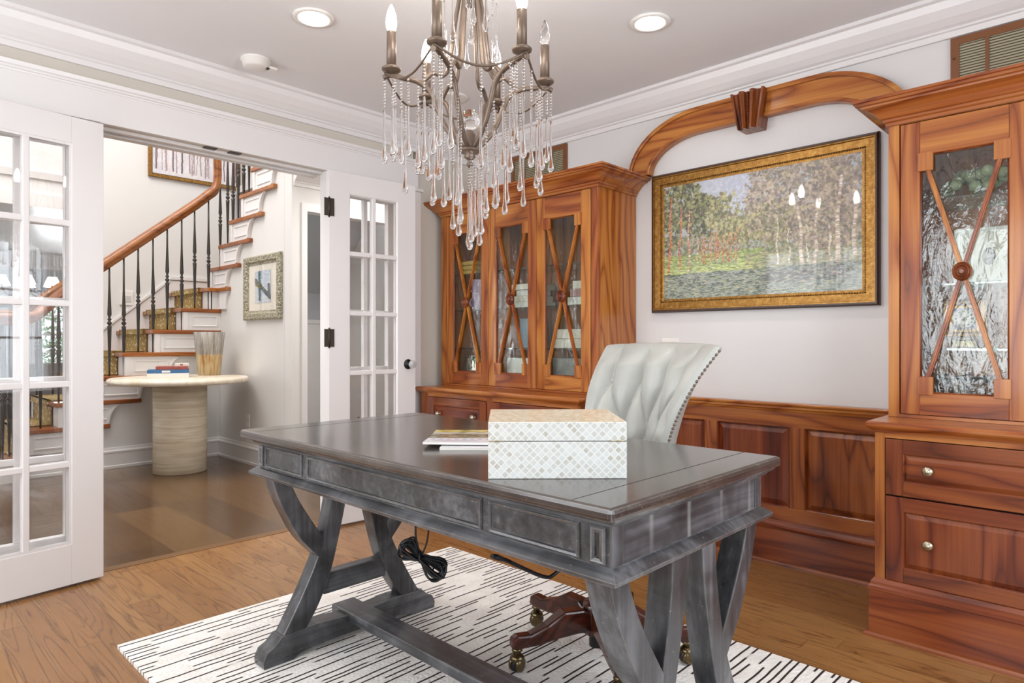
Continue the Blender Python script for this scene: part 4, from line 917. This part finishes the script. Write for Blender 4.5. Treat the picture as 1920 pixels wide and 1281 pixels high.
for k in range(12): t=2*PI*k/12; m.sphere((3.003,.4965+.027*math.sin(t),1.147+.027*math.cos(t)),.0042,8,5)
m.sphere((3.003,.4965,1.147),.008,10,6); m.build('hour_marker',plain('bronze_numerals',hx('6a4a33'),.4,.1),ck)
M().tube([(3.001,.4965,1.147),(3.001,.480,1.158)],.0014,6).tube([(3.001,.4965,1.147),(3.001,.506,1.168)],.001,6).build('clock_hand',black,ck)
bw=M(); pr=[(.03,0),(.045,.01),(.07,.05),(.085,.10),(.095,.13)]
n=48; vs=[]
for i,(r,z) in enumerate(pr+[(r-.006,z) for r,z in pr[::-1]]):
    for k in range(n): t=2*PI*k/n; ru=1+.05*math.cos(8*t)*(z/.13); vs.append((3.0+r*ru*math.cos(t)*.9,.50+r*ru*math.sin(t),.797+z+.006*math.cos(8*t)*(z/.13)))
L=len(pr)*2; bw.add(vs,[(i*n+k,i*n+(k+1)%n,(i+1)*n+(k+1)%n,(i+1)*n+k) for i in range(L-1) for k in range(n)],True); bw.add(vs[:n],[tuple(range(n))])
it('ruffled_glass_bowl','ruffled clear glass bowl at the bottom of the right hutch','bowl',bw,crystalm('smoky_ruffled_glass',(.86,.88,.84),.05),recalc=False)
# ---------------------------------------------------------------- rug and desk
rg=thing('wool_rug','white wool rug with short dark broken stripes under the desk','rug',(1.45,1.0,0))
m=M(); m.prism([(.683,-.9),(2.193,-.9),(2.193,2.552),(.683,2.552)],2,0.0,.012); rgo=m.build('rug_pile',rugm,rg,bevel=.005)
dx0,dy0=1.29,1.395
dk=thing('writing_desk','grey-stained trestle writing desk with curved legs and panelled apron on the rug','desk',(dx0,dy0,.012))
D=lambda: M()
def L(m): m.v=[(x+dx0,y+dy0,z) for x,y,z in m.v]; return m
L(M().box(-.365,.365,-.74,.74,.746,.772)).build('tabletop',desk_top,dk,bevel=.009)
for y in (-.645,.645): L(M().box(-.355,.355,y-.0011,y+.0011,.7715,.7722)).build('board_seam',dark,dk)
L(M().lathe([(0,.7715),(.02,.7715),(.02,.7728),(0,.7728)],(.0,.18,0),20)).build('cord_grommet',plain('walnut_cap',hx('4b4039'),.35),dk) 
PR=[(0,.728),(.010,.728),(.014,.734),(.024,.740),(.028,.747),(0,.747)]
rect=[(-.315,-.705),(-.315,.705),(.315,.705),(.315,-.705)]
L(M().sweep(rect[::-1],PR,closed=True)).build('top_moulding',desk_y,dk)
L(M().sweep(rect[::-1],[(0,.622),(.014,.622),(.022,.626),(.024,.634),(.016,.640),(.008,.646),(0,.650)],closed=True)).build('lower_moulding',desk_y,dk)
L(M().box(-.315,.315,-.705,.705,.622,.745)).build('apron',desk_streak,dk,bevel=.003)
# drawer panels on the long front, flutes at the corners
def fr(y0,y1,z0,z1,name,mat=desk_y):
    m=M().frame(0,-.3148,y0,y1,z0,z1,[(0,0),(0,.004),(.003,.007),(.007,.006),(.010,0)]); m.v=[(x,y,z) for x,y,z in m.v]; L(m).build(name,mat,dk)
for wy0,wy1,nm in ((1.808,2.044,'drawer_front'),(1.028,1.776,'drawer_front'),(.762,1.006,'drawer_front'),(2.060,2.092,'corner_flute'),(.703,.737,'corner_flute')):
    fr(wy0-dy0,wy1-dy0,.654,.722,nm)
    fr(wy0-dy0+.004,wy1-dy0-.004,.657,.719,nm) if nm!='drawer_front' else None
m=M().frame(1,-.7048,-.285,.285,.654,.722,[(0,0),(0,.0),(.003,.002),(.006,0)]); 
for sx in (-1,1):
    for sy in (-1,1): pass
[L(M().box(q,q+.033,-.708,-.70,.650,.728)).build('corner_bead',desk_z,dk,bevel=.002) for q in (-.3165,.2835)]
# curved trestle legs
def board(pl,pr_,y0,y1,name,s=1):
    o=-.006 if s>0 else .024
    A=bz([(x,0,z) for x,z in pl],6); B=bz([(x,0,z) for x,z in pr_],6)
    poly=[(s*p.x+o,p.z) for p in A]+[(s*p.x+o,p.z) for p in B[::-1]]
    m=M(); n=len(A)
    vs=[(s*p.x+o,y0,p.z) for p in A]+[(s*p.x+o,y0,p.z) for p in B]+[(s*p.x+o,y1,p.z) for p in A]+[(s*p.x+o,y1,p.z) for p in B]
    n=len(A); fs=[]
    for i in range(n-1): fs+=[(i,i+1,n+i+1,n+i),(2*n+i,3*n+i,3*n+i+1,2*n+i+1),(i,2*n+i,2*n+i+1,i+1),(n+i,n+i+1,3*n+i+1,3*n+i)]
    fs+=[(0,n,3*n,2*n),(n-1,3*n-1,4*n-1,2*n-1)]
    m.add(vs,fs); L(m).build(name,desk_z,dk,bevel=.003)
PL=[(-.304,.625),(-.285,.565),(-.257,.500),(-.205,.406),(-.128,.318)]; PRr=[(-.244,.625),(-.228,.578),(-.202,.524),(-.155,.448),(-.112,.385)]
QL=[(-.078,.625),(-.085,.53),(-.108,.42),(-.142,.318),(-.199,.205),(-.262,.098)]; QR=[(-.016,.625),(-.026,.52),(-.050,.41),(-.086,.275),(-.130,.175),(-.180,.098)]
for yc in (.655,-.665):
    for s in (1,-1):
        board(PL,PRr,yc-.030,yc+.030,'leg',s); board(QL,QR,yc-.0295,yc+.0295,'leg',s)
    L(M().box(-.118,.136,yc-.022,yc+.022,.190,.262)).build('crossbar',desk_x,dk,bevel=.003)
    ft=[(-.335,.0125),(-.338,.035),(-.325,.062),(-.300,.074),(-.275,.098),(-.15,.104),(-.04,.096),(.064,.096),(.174,.104),(.299,.098),(.324,.074),(.349,.062),(.362,.035),(.359,.0125),(.26,.0125),(.235,.026),(.17,.032),(-.146,.032),(-.211,.026),(-.236,.0125)]
    L(M().prism(ft,1,yc-.033,yc+.033)).build('foot_rail',desk_x,dk,bevel=.004)
L(M().box(-.028,.064,-.72,.735,.072,.106)).build('stretcher',desk_y,dk,bevel=.004)
# ---------------------------------------------------------------- box, magazines
bx=thing('pearl_box','mother-of-pearl lattice box with hinged lid on the desk','box',(1.146,.975,.7725),R_(-45.2))
W2,D2=.1455,.128
def boxside(z0,z1,nm,bot=True):
    m=M().box(-W2,W2,-D2,D2,z0,z1); return m
M().box(-W2,W2,-D2,D2,.0,.0775).build('box_body',pearls,bx,local=True,bevel=.0012)
lid=M().box(-W2,W2,-D2,D2,.0790,.1185).build('box_lid',pearls,bx,local=True,bevel=.0012)
M().box(-W2+.0015,W2-.0015,-D2+.0015,D2-.0015,.1180,.1192).build('lid_top',pearlt,lid,local=True)
M().box(-W2+.003,W2-.003,-D2+.003,D2-.003,.076,.080).build('lid_gap',dark,bx,local=True)
for x in (-W2+.018,W2-.018): M().box(x-.015,x+.015,-D2-.0012,-D2+.01,.0775,.081).tube([(x-.015,-D2-.001,.0793),(x+.015,-D2-.001,.0793)],.0016,8).build('hinge',pewter,bx,local=True)
def mag_img(seed,W=60,H=84):
    rs=random.Random(seed); img=np.zeros((H,W,3))+hc('e9e8ee')
    for j in range(H):
        f=j/H
        if f<.62: img[j]=hc('7d7466')*(1-f)+hc('a8987f')*f
    img[:10]=hc('b9a24c')
    for _ in range(260): dab(img,rs.uniform(0,W),rs.uniform(0,.2)*H,3,1.5,0,hc(rs.choice(['d8c46a','8a7b3e','e4d99a'])),.7)
    for _ in range(420): dab(img,rs.uniform(0,W),rs.uniform(.2,.6)*H,rs.uniform(1,4),1.2,0,hc(rs.choice(['6a5540','8c6a4c','4f4436','9aa37a','c9c2b6','5e6a4b'])),.8)
    for _ in range(90): dab(img,rs.uniform(0,W),rs.uniform(.22,.32)*H,4,1.5,0,hc('cfcfca'),.6)
    for k in range(9): x=4+k*6; img[int(H*.66):int(H*.80),x:x+3]=hc('cdcbd9')
    img[int(H*.84):int(H*.87),6:40]=hc('b9b7c6'); return img
def magazine(label,x,y,z,rz,w_,h_,lift,seed,group='magazines on the desk'):
    g=thing('magazine',label,'magazine',(x,y,z),rz,group)
    NN=10; m=M(); vs=[]
    # curved body: local x = width, y = height, front corner lifted
    def zz(u,v): return lift*(u**2)*.0+lift*max(0,.35-v)*1.2*(1-u*.4)
    for lay in (0,.006):
        for j in range(NN+1):
            for i in range(NN+1): vs.append((w_*i/NN,h_*j/NN,lay+zz(i/NN,j/NN)))
    N=NN+1; fs=[]
    for j in range(NN):
        for i in range(NN): a=j*N+i; fs.append((a,a+N,a+N+1,a+1)); b=N*N+a; fs.append((b,b+1,b+N+1,b+N))
    for i in range(NN): a=i; fs.append((a,a+1,N*N+a+1,N*N+a)); a=NN*N+i; fs.append((a,N*N+a,N*N+a+1,a+1)); a=i*N; fs.append((a,N*N+a,N*N+a+N,a+N)); a=i*N+NN; fs.append((a,a+N,N*N+a+N,N*N+a))
    m.add(vs,fs); m.build('page_block',whit,g,local=True)
    Wm=WM[g]; canvas('cover',mag_img(seed),lambda u,v: tuple(Wm@Vector((w_*u,h_*(1-v),.0063+zz(u,1-v)))),printm,g)
magazine('upper glossy magazine with a landscape cover, beside the pearl box',1.105,1.400,.7788,R_(-47),.215,.275,.010,1)
magazine('lower white magazine peeking out under the upper one, beside the pearl box',1.118,1.345,.7722,R_(-47),.215,.275,.0,2)
# ---------------------------------------------------------------- desk chair
C0=Vector((1.780,1.322,.012))
cr_=thing('office_chair','pale grey button-tufted leather swivel chair with nailhead trim behind the desk','chair',tuple(C0))
for k in range(5):
    t=R_(-58.6+72*k); c,s=math.cos(t),math.sin(t)
    P=[(.02,.135),(.06,.165),(.13,.168),(.19,.135),(.25,.115),(.295,.118),(.312,.108),(.314,.078),(.285,.074),(.22,.076),(.15,.085),(.08,.09),(.02,.085)]
    m=M(); w_=.026
    vs=[]; n=len(P)
    for sd in (-1,1):
        for r,z in P: ww=w_*(1.05-.35*min(1,r/.3)); vs.append((C0.x+r*c-sd*ww*s,C0.y+r*s+sd*ww*c,C0.z+z))
    m.add(vs,[tuple(range(n)),tuple(range(2*n-1,n-1,-1))]+[(i,(i+1)%n,n+(i+1)%n,n+i) for i in range(n)])
    lg=m.build('base_leg',mahog,cr_,bevel=.007)
    x,y=C0.x+.292*c,C0.y+.292*s
    ca=M().lathe([(0,.076),(.016,.076),(.018,.068),(.012,.062),(.012,.055)],(x,y,C0.z),16)
    for d in (-1,1):
        w_=M().lathe([(0,-.009),(.018,-.008),(.0245,0),(.022,.008),(.010,.011),(0,.011)],seg=20,axis='y'); q=Matrix.Rotation(t+.6,3,'Z'); w_.v=[tuple(q@Vector((px,py*d+d*.011,pz))+Vector((x,y,C0.z+.0255))) for px,py,pz in w_.v]
        w_.sm=[True]*len(w_.f); b0=len(ca.v); ca.v+=w_.v; ca.f+=[tuple(b0+i for i in f) for f in w_.f]; ca.sm+=w_.sm
    cst=ca.build('caster',brass,lg)
    hd=M().sphere((x,y,C0.z+.042),.024,14,8,(1,1,.72)); hd.build('caster_hood',brass,cst)
    gb=M().lathe([(0,-.012),(.0245,-.009),(.0248,.009),(0,.012)],seg=20,axis='y'); q=Matrix.Rotation(t+.6,3,'Z'); gb.v=[tuple(q@Vector(p)+Vector((x,y,C0.z+.025))) for p in gb.v]; gb.build('caster_tread',black,cst)
M().lathe([(0,.075),(.045,.075),(.048,.17),(.04,.18),(0,.18)],tuple(C0),20).build('hub',mahog,cr_)
M().lathe([(0,.03),(.026,.03),(.026,.40),(0,.40)],tuple(C0),16).build('gas_lift',black,cr_)
M().tube(bz([(1.349,1.367,.428),(1.395,1.363,.407),(1.543,1.354,.325),(1.600,1.35,.322),(1.70,1.335,.37),(1.775,1.325,.40)],4),.006,8).build('tilt_lever',black,cr_)
M().tube([(1.335,1.369,.434),(1.352,1.367,.428),(1.40,1.362,.405)],[.009,.013,.009],10,sy=.7).build('lever_grip',black,cr_)
M().box(1.70,1.90,1.24,1.40,.395,.43).build('seat_plate',black,cr_,bevel=.01)
ph=R_(-17); bd=Vector((math.cos(ph),math.sin(ph),0)); ld=Vector((-math.sin(ph),math.cos(ph),0))   # back direction, lateral (+ = far side)
sc=Vector((C0.x+.015,C0.y,0))
ss=M()
NS,NT_=28,10
P=[]
for k in range(40):
    t=2*PI*k/40; e=.45; P.append((.245*abs(math.cos(t))**e*(1 if math.cos(t)>0 else -1),.24*abs(math.sin(t))**e*(1 if math.sin(t)>0 else -1)))
def at(u,v,z): p=sc+bd*u+ld*v; return (p.x,p.y,z)
vs=[]; rings_=[(.80,.43),(.98,.435),(1.0,.455),(1.0,.49),(.97,.515),(.85,.53),(.5,.538),(.01,.54)]
for sc_,z in rings_:
    for (u,v) in P: vs.append(at(u*sc_,v*sc_,z))
ss.add(vs,[(i*40+k,i*40+(k+1)%40,(i+1)*40+(k+1)%40,(i+1)*40+k) for i in range(len(rings_)-1) for k in range(40)],True)
ss.add(vs[:40],[tuple(range(40))]); ss.build('seat_cushion',leather,cr_)
# tufted back shell
TR=.77
def backp(s,t,front=True,tuft=True):
    z=.50+.525*t
    hw=.128+.152*t**.85
    top=.012*(1-abs(s)**2)+.010*abs(s)**3
    cen=.205+.105*t
    wing=(.150*math.sin(PI*min(1,max(0,t*.80+.08)))**1.0)*abs(s)**2.1
    u=cen-wing*1.0; v=hw*(s*.93+.07*math.sin(s*PI/2)); th=.052-.022*abs(s)**3
    zt=z+ (top if t>.85 else top*max(0,(t-.4)/.45))
    if front:
        d=0
        if tuft:
            A=.052*min(1,(1-abs(s))*4)*min(1,max(0,(1-t)*8)+.10)
            us=s*4.3+1; tt=min(0,(t-TR)/.60)
            p=us*.5+tt; q=us*.5-tt; d=(abs(math.sin(PI*p))*abs(math.sin(PI*q)))**.36
            d*=A
        u=u-th*.6-d; 
    else: u=u+th*.4+.010
    return at(u,v,zt+(.0 if front else .0))
NSs,NTt=120,110; m=M(); vs=[]
for front in (True,False):
    for j in range(NTt+1):
        for i in range(NSs+1): vs.append(backp(-1+2*i/NSs,j/NTt,front))
N=NSs+1; off=N*(NTt+1); fs=[]
for j in range(NTt):
    for i in range(NSs): a=j*N+i; fs.append((a,a+1,a+N+1,a+N)); fs.append((off+a,off+a+N,off+a+N+1,off+a+1))
m.add(vs,fs,True)
sf=[]
# rounded rim between front and back
def rim(idx):
    K=5; seq=[]
    for (s,t) in idx:
        A=Vector(backp(s,t,True)); B=Vector(backp(s,t,False)); out=Vector(at(0,s if abs(s)==1 else 0,0))-Vector(at(0,0,0)); 
        o=(ld*(s if abs(s)>.999 else 0)+Vector((0,0,1 if t>.999 else (-1 if t<.001 else 0)))); o.normalize(); r=(A-B).length*.32
        seq.append([A+(B-A)*(k/K)+o*(r*math.sin(PI*k/K)) for k in range(K+1)])
    vs=[p for q in seq for p in q]; fs=[(i*(K+1)+k,i*(K+1)+k+1,(i+1)*(K+1)+k+1,(i+1)*(K+1)+k) for i in range(len(seq)-1) for k in range(K)]
    m.add(vs,fs,True)
rim([(1,j/NTt) for j in range(NTt+1)]); rim([(-1,j/NTt) for j in range(NTt+1)]); rim([(-1+2*i/NSs,1) for i in range(NSs+1)]); rim([(-1+2*i/NSs,0) for i in range(NSs+1)])
m.build('backrest',leather,cr_,recalc=False)
for j in range(0,3):
    for i in range(-4,7):
        if (i+j)%2==0:
            s=(i-1)/4.3; t=TR-j*.30
            if abs(s)<.88 and t>.06: A=Vector(backp(s,t,True)); M().sphere(tuple(A-bd*.003),.0115,12,8).build('tuft_button',leather,cr_)
for sgn in (-1,1):
    m=M()
    for k in range(44):
        t=.02+.97*k/43; A=Vector(backp(sgn,t,True)); B=Vector(backp(sgn,t,False)); p=A+(B-A)*.5+ld*sgn*((A-B).length*.32); m.sphere(tuple(p),.0052,8,5)
    m.build('nailhead_trim',bronze,cr_)
# cable bundle hanging below the desk
cb=thing('cable_bundle','coiled black power cable hanging tied under the desk','cable',(1.19,1.505,.33))
tv=Vector((.6942,-.7198,0)); o=Vector((1.183,1.512,.436))
def CP(a,b,c=0): return o+tv*a+Vector((0,0,b))+Vector((.7198,.6942,0))*c
ax=Vector((.78,-.62)); ax.normalize(); nx_=Vector((.62,.78))
rs=random.Random(2); m=M()
pts=[]
for k in range(15):
    for sgn in (-1,1):
        L_=(.070 if sgn<0 else .090)-.012*((k*7)%5)/4; wd=.006+.030*((k*4)%15)/15
        for q in range(12):
            t=PI*q/11; a=L_*math.sin(t)**.8; w_=wd*math.sin(2*t)*1.0*(1 if k%2 else .85)
            P2=ax*(sgn*a)+nx_*w_; pts.append(CP(P2.x*1.0,P2.y*1.0-.006 if sgn<0 else P2.y-.0,rs.uniform(-.001,.001)+.0018*(k-7)+.006*math.cos(t)))
m.tube(bz(pts,2),.0031,6)
m.build('cord_coil',black,cb)
M().tube(bz([CP(.0,.01),CP(-.012,.06),CP(-.010,.12),CP(-.008,.188)],5),.003,6).tube(bz([CP(.004,.0),CP(.022,.05),CP(.026,.12),CP(.024,.188)],5),.003,6).tube(bz([CP(.006,.006),CP(.03,.0),CP(.04,-.03),CP(.03,-.05)],4),.0028,6).build('cord_lead',black,cb)
M().tube([CP(.002+.0*math.cos(t),.016*math.sin(t),.020*math.cos(t)) for t in [2*PI*k/14 for k in range(14)]],.003,6,closed=True).build('cable_tie',black,cb)
# ---------------------------------------------------------------- chandelier
cx,cy=1.450,1.590
cl=thing('crystal_chandelier','bronze six-candle chandelier hung with beaded glass teardrops over the desk','chandelier',(cx,cy,1.62))
base_ang=math.atan2(-.6942,-.7198)   # the arm nearest the camera
base_ang-=.325
def cc(r,a,z): return (cx+r*math.cos(a),cy+r*math.sin(a),z)
M().lathe([(0,1.628),(.006,1.630),(.012,1.640),(.006,1.650),(.010,1.655),(.020,1.664),(.014,1.672),(.036,1.680),(.038,1.686),(.020,1.692),(.014,1.71),(.020,1.735),(.012,1.75),(0,1.752)],(cx,cy,0),20).build('lower_hub',bronze,cl)
M().lathe([(0,2.15),(.008,2.155),(.014,2.172),(.008,2.19),(.016,2.21),(.018,2.30),(.010,2.33),(.007,2.34),(.007,2.425),(.055,2.428),(.06,2.439),(0,2.439)],(cx,cy,0),20).build('ceiling_stem',bronze,cl)
M().sphere((cx,cy,1.786),.034,28,18).build('crystal_ball',crystal,cl)
A6=[base_ang+2*PI*k/6 for k in range(6)]; RC=.253; ZC=1.925
for k,a in enumerate(A6):
    arm=M().tube(bz([cc(r,a,z) for r,z in ((.014,1.690),(.045,1.712),(.082,1.762),(.108,1.822),(.128,1.868),(.170,1.897),(.215,1.905),(RC,1.912),(.278,1.902))],5),.0085,8).build('arm',bronze,cl)
    M().tube(bz([cc(r,a,z) for r,z in ((.014,2.315),(.028,2.22),(.048,2.10),(.060,2.00),(.070,1.945),(.092,1.922),(.116,1.930),(.140,1.912),(.158,1.893))],5),.0072,8).build('upper_scroll',bronze,cl)
    cu=M().lathe([(0,1.914),(.010,1.914),(.016,1.922),(.029,1.926),(.031,1.932),(.024,1.938),(.012,1.942),(0,1.942)],cc(RC,a,0),20).build('candle_cup',bronze,cl)
    M().lathe([(0,1.940),(.0155,1.940),(.0150,2.05),(.012,2.052),(0,2.052)],cc(RC,a,0),16).build('candle_sleeve',bronze,cl)
    bulb=[(0,2.050),(.011,2.051),(.0165,2.066),(.0175,2.080),(.0145,2.104),(.008,2.124),(.003,2.136),(0,2.138)]
    dR=RC*(math.cos(a)*.6942-math.sin(a)*.7198)
    unlit=(k==2)
    M().lathe(bulb,cc(RC,a,0),16).build('candle_bulb',crystal if unlit else bulbm,cl,label='clear unlit bulb' if unlit else 'glowing bulb')
    if not unlit:
        pass
    a2=A6[(k+1)%6]; p0=Vector(cc(RC+.02,a,1.918)); p1=Vector(cc(RC+.02,a2,1.918))
    M().tube([p0.lerp(p1,t/12)+Vector((0,0,-.052*math.sin(PI*t/12)))+Vector((0,0,0)) for t in range(13)],.0038,6).build('swag_wire',bronze,cl)
# crystal drops: one of each stem length, then copies sharing the mesh
def dropm(stem,nb):
    # origin at the hook; beads then stem then teardrop
    mb=M()
    for i in range(nb): mb.sphere((0,0,-.006-.0098*i),.0041,6,4)
    z0=-.0098*nb-.006; md=M()
    H=stem
    md.lathe([(0,z0),(.0036,z0-.004),(.0038,z0-.02),(.0034,z0-H*.5),(.0042,z0-H+.05),(.0066,z0-H+.030),(.0098,z0-H+.014),(.0105,z0-H+.006),(.0085,z0-H-.002),(.0045,z0-H-.006),(0,z0-H-.0072)],seg=12)
    return md,mb,-(z0-H-.007)
beadm=crystalm('crystal_bead')
protos={}
def drop(x,y,ztop,zbot):
    Lr=ztop-zbot; nb=max(4,int(Lr*.34/.0098)); nb=min(nb,12); key=(round(Lr/.03),nb)
    if key not in protos:
        Lq=key[0]*.03; md,mb,_=dropm(max(.05,Lq-.0098*nb-.013),nb)
        o=md.build('crystal_drop',crystal,cl,local=True); b=mb.build('bead_chain',beadm,o,local=True); protos[key]=(o,b); first=True
    else:
        o0,b0=protos[key]; o=o0.copy(); COL.objects.link(o); o.parent=cl; WM[o]=WM[cl]; b=b0.copy(); COL.objects.link(b); b.parent=o; WM[b]=WM[cl]
    o.location=(x-cx,y-cy,ztop-1.62)
rs=random.Random(11)
for k,a in enumerate(A6):
    a2=A6[(k+1)%6]
    p0=Vector(cc(RC+.02,a,1.905)); p1=Vector(cc(RC+.02,a2,1.905))
    for t in (.18,.5,.82):
        p=p0.lerp(p1,t); z=1.918-.052*math.sin(PI*t)-.004; drop(p.x,p.y,z,z-rs.uniform(.22,.34))
    for r,zt in ((RC+.022,1.898),(RC-.012,1.900),(.222,1.898),(.168,1.888)):
        b=a+rs.uniform(-.05,.05); q=cc(r,b,zt); drop(q[0],q[1],zt,zt-rs.uniform(.24,.36))
    for r,zt,zb in ((.118,1.840,rs.uniform(1.46,1.54)),(.085,1.765,rs.uniform(1.42,1.50))):
        q=cc(r,a+rs.uniform(-.1,.1),zt); drop(q[0],q[1],zt,zb)
    q=cc(.040,a+.5,1.682); drop(q[0],q[1],1.676,rs.uniform(1.375,1.43))
    q=cc(.060,a+.3,2.06); drop(q[0],q[1],2.30,rs.uniform(2.0,2.12)); q=cc(.095,a+.5,2.06); drop(q[0],q[1],2.26,rs.uniform(1.93,2.06))
drop(cx,cy,1.628,1.362); drop(cx+.01,cy-.012,1.64,1.40)
M().tube([cc(.097,2*PI*k/24,2.262) for k in range(24)],.004,6,closed=True).tube([cc(.06,2*PI*k/24,2.302) for k in range(24)],.004,6,closed=True).build('upper_ring',bronze,cl)
# ---------------------------------------------------------------- ceiling fixtures
def can(x,y,label,lit=True):
    t=thing('recessed_light',label,'ceiling light',(x,y,2.43))
    M().lathe([(.062,2.439),(.064,2.432),(.070,2.430),(.084,2.432),(.086,2.4395),(.062,2.4395)],(x,y,0),40).build('trim_ring',white,t)
    M().lathe([(0,2.4375),(.063,2.4375),(.063,2.4385),(0,2.4385)],(x,y,0),32).build('lens',canlm if lit else white,t)
    if lit:
        l=bpy.data.lights.new('recessed_spot','SPOT'); l.energy=17; l.spot_size=R_(130); l.spot_blend=.8; l.color=(1,.96,.91); l.shadow_soft_size=.05; lo=bpy.data.objects.new('recessed_spot',l); COL.objects.link(lo); lo.location=(x,y,2.42)
can(1.422,2.543,'round recessed ceiling light on the left, above the desk'); can(2.451,1.536,'round recessed ceiling light on the right, above the forest painting')
can(.40,1.54,'added recessed ceiling light, out of view, brightening the floor from near the west windows'); can(1.42,.53,'added recessed ceiling light, out of view, brightening the floor from near the south windows')  # two more cans added out of view for extra light on the floor
sp_=thing('ceiling_speaker','flat round white ceiling speaker seen behind the chandelier arms','speaker',(2.44,2.82,2.43)); M().lathe([(0,2.434),(.075,2.433),(.088,2.435),(.09,2.4395),(0,2.4395)],(2.44,2.82,0),40).build('grille',white,sp_)
sd=thing('smoke_detector','white round smoke detector on the ceiling near the crown moulding','smoke detector',(1.441,3.131,2.40))
M().lathe([(0,2.398),(.045,2.399),(.060,2.404),(.066,2.430),(.072,2.432),(.072,2.4395),(0,2.4395)],(1.441,3.131,0),36).build('housing',white,sd)
M().box(1.49,1.53,3.085,3.125,2.400,2.412).build('test_tab',white,sd,bevel=.003); M().box(1.478,1.492,3.09,3.11,2.3975,2.402).build('sensor_slot',black,sd)
# ground outside the far windows
M().box(-4,7,13.2,18,-.2,-.02).build('ground',leafm,kind=S)
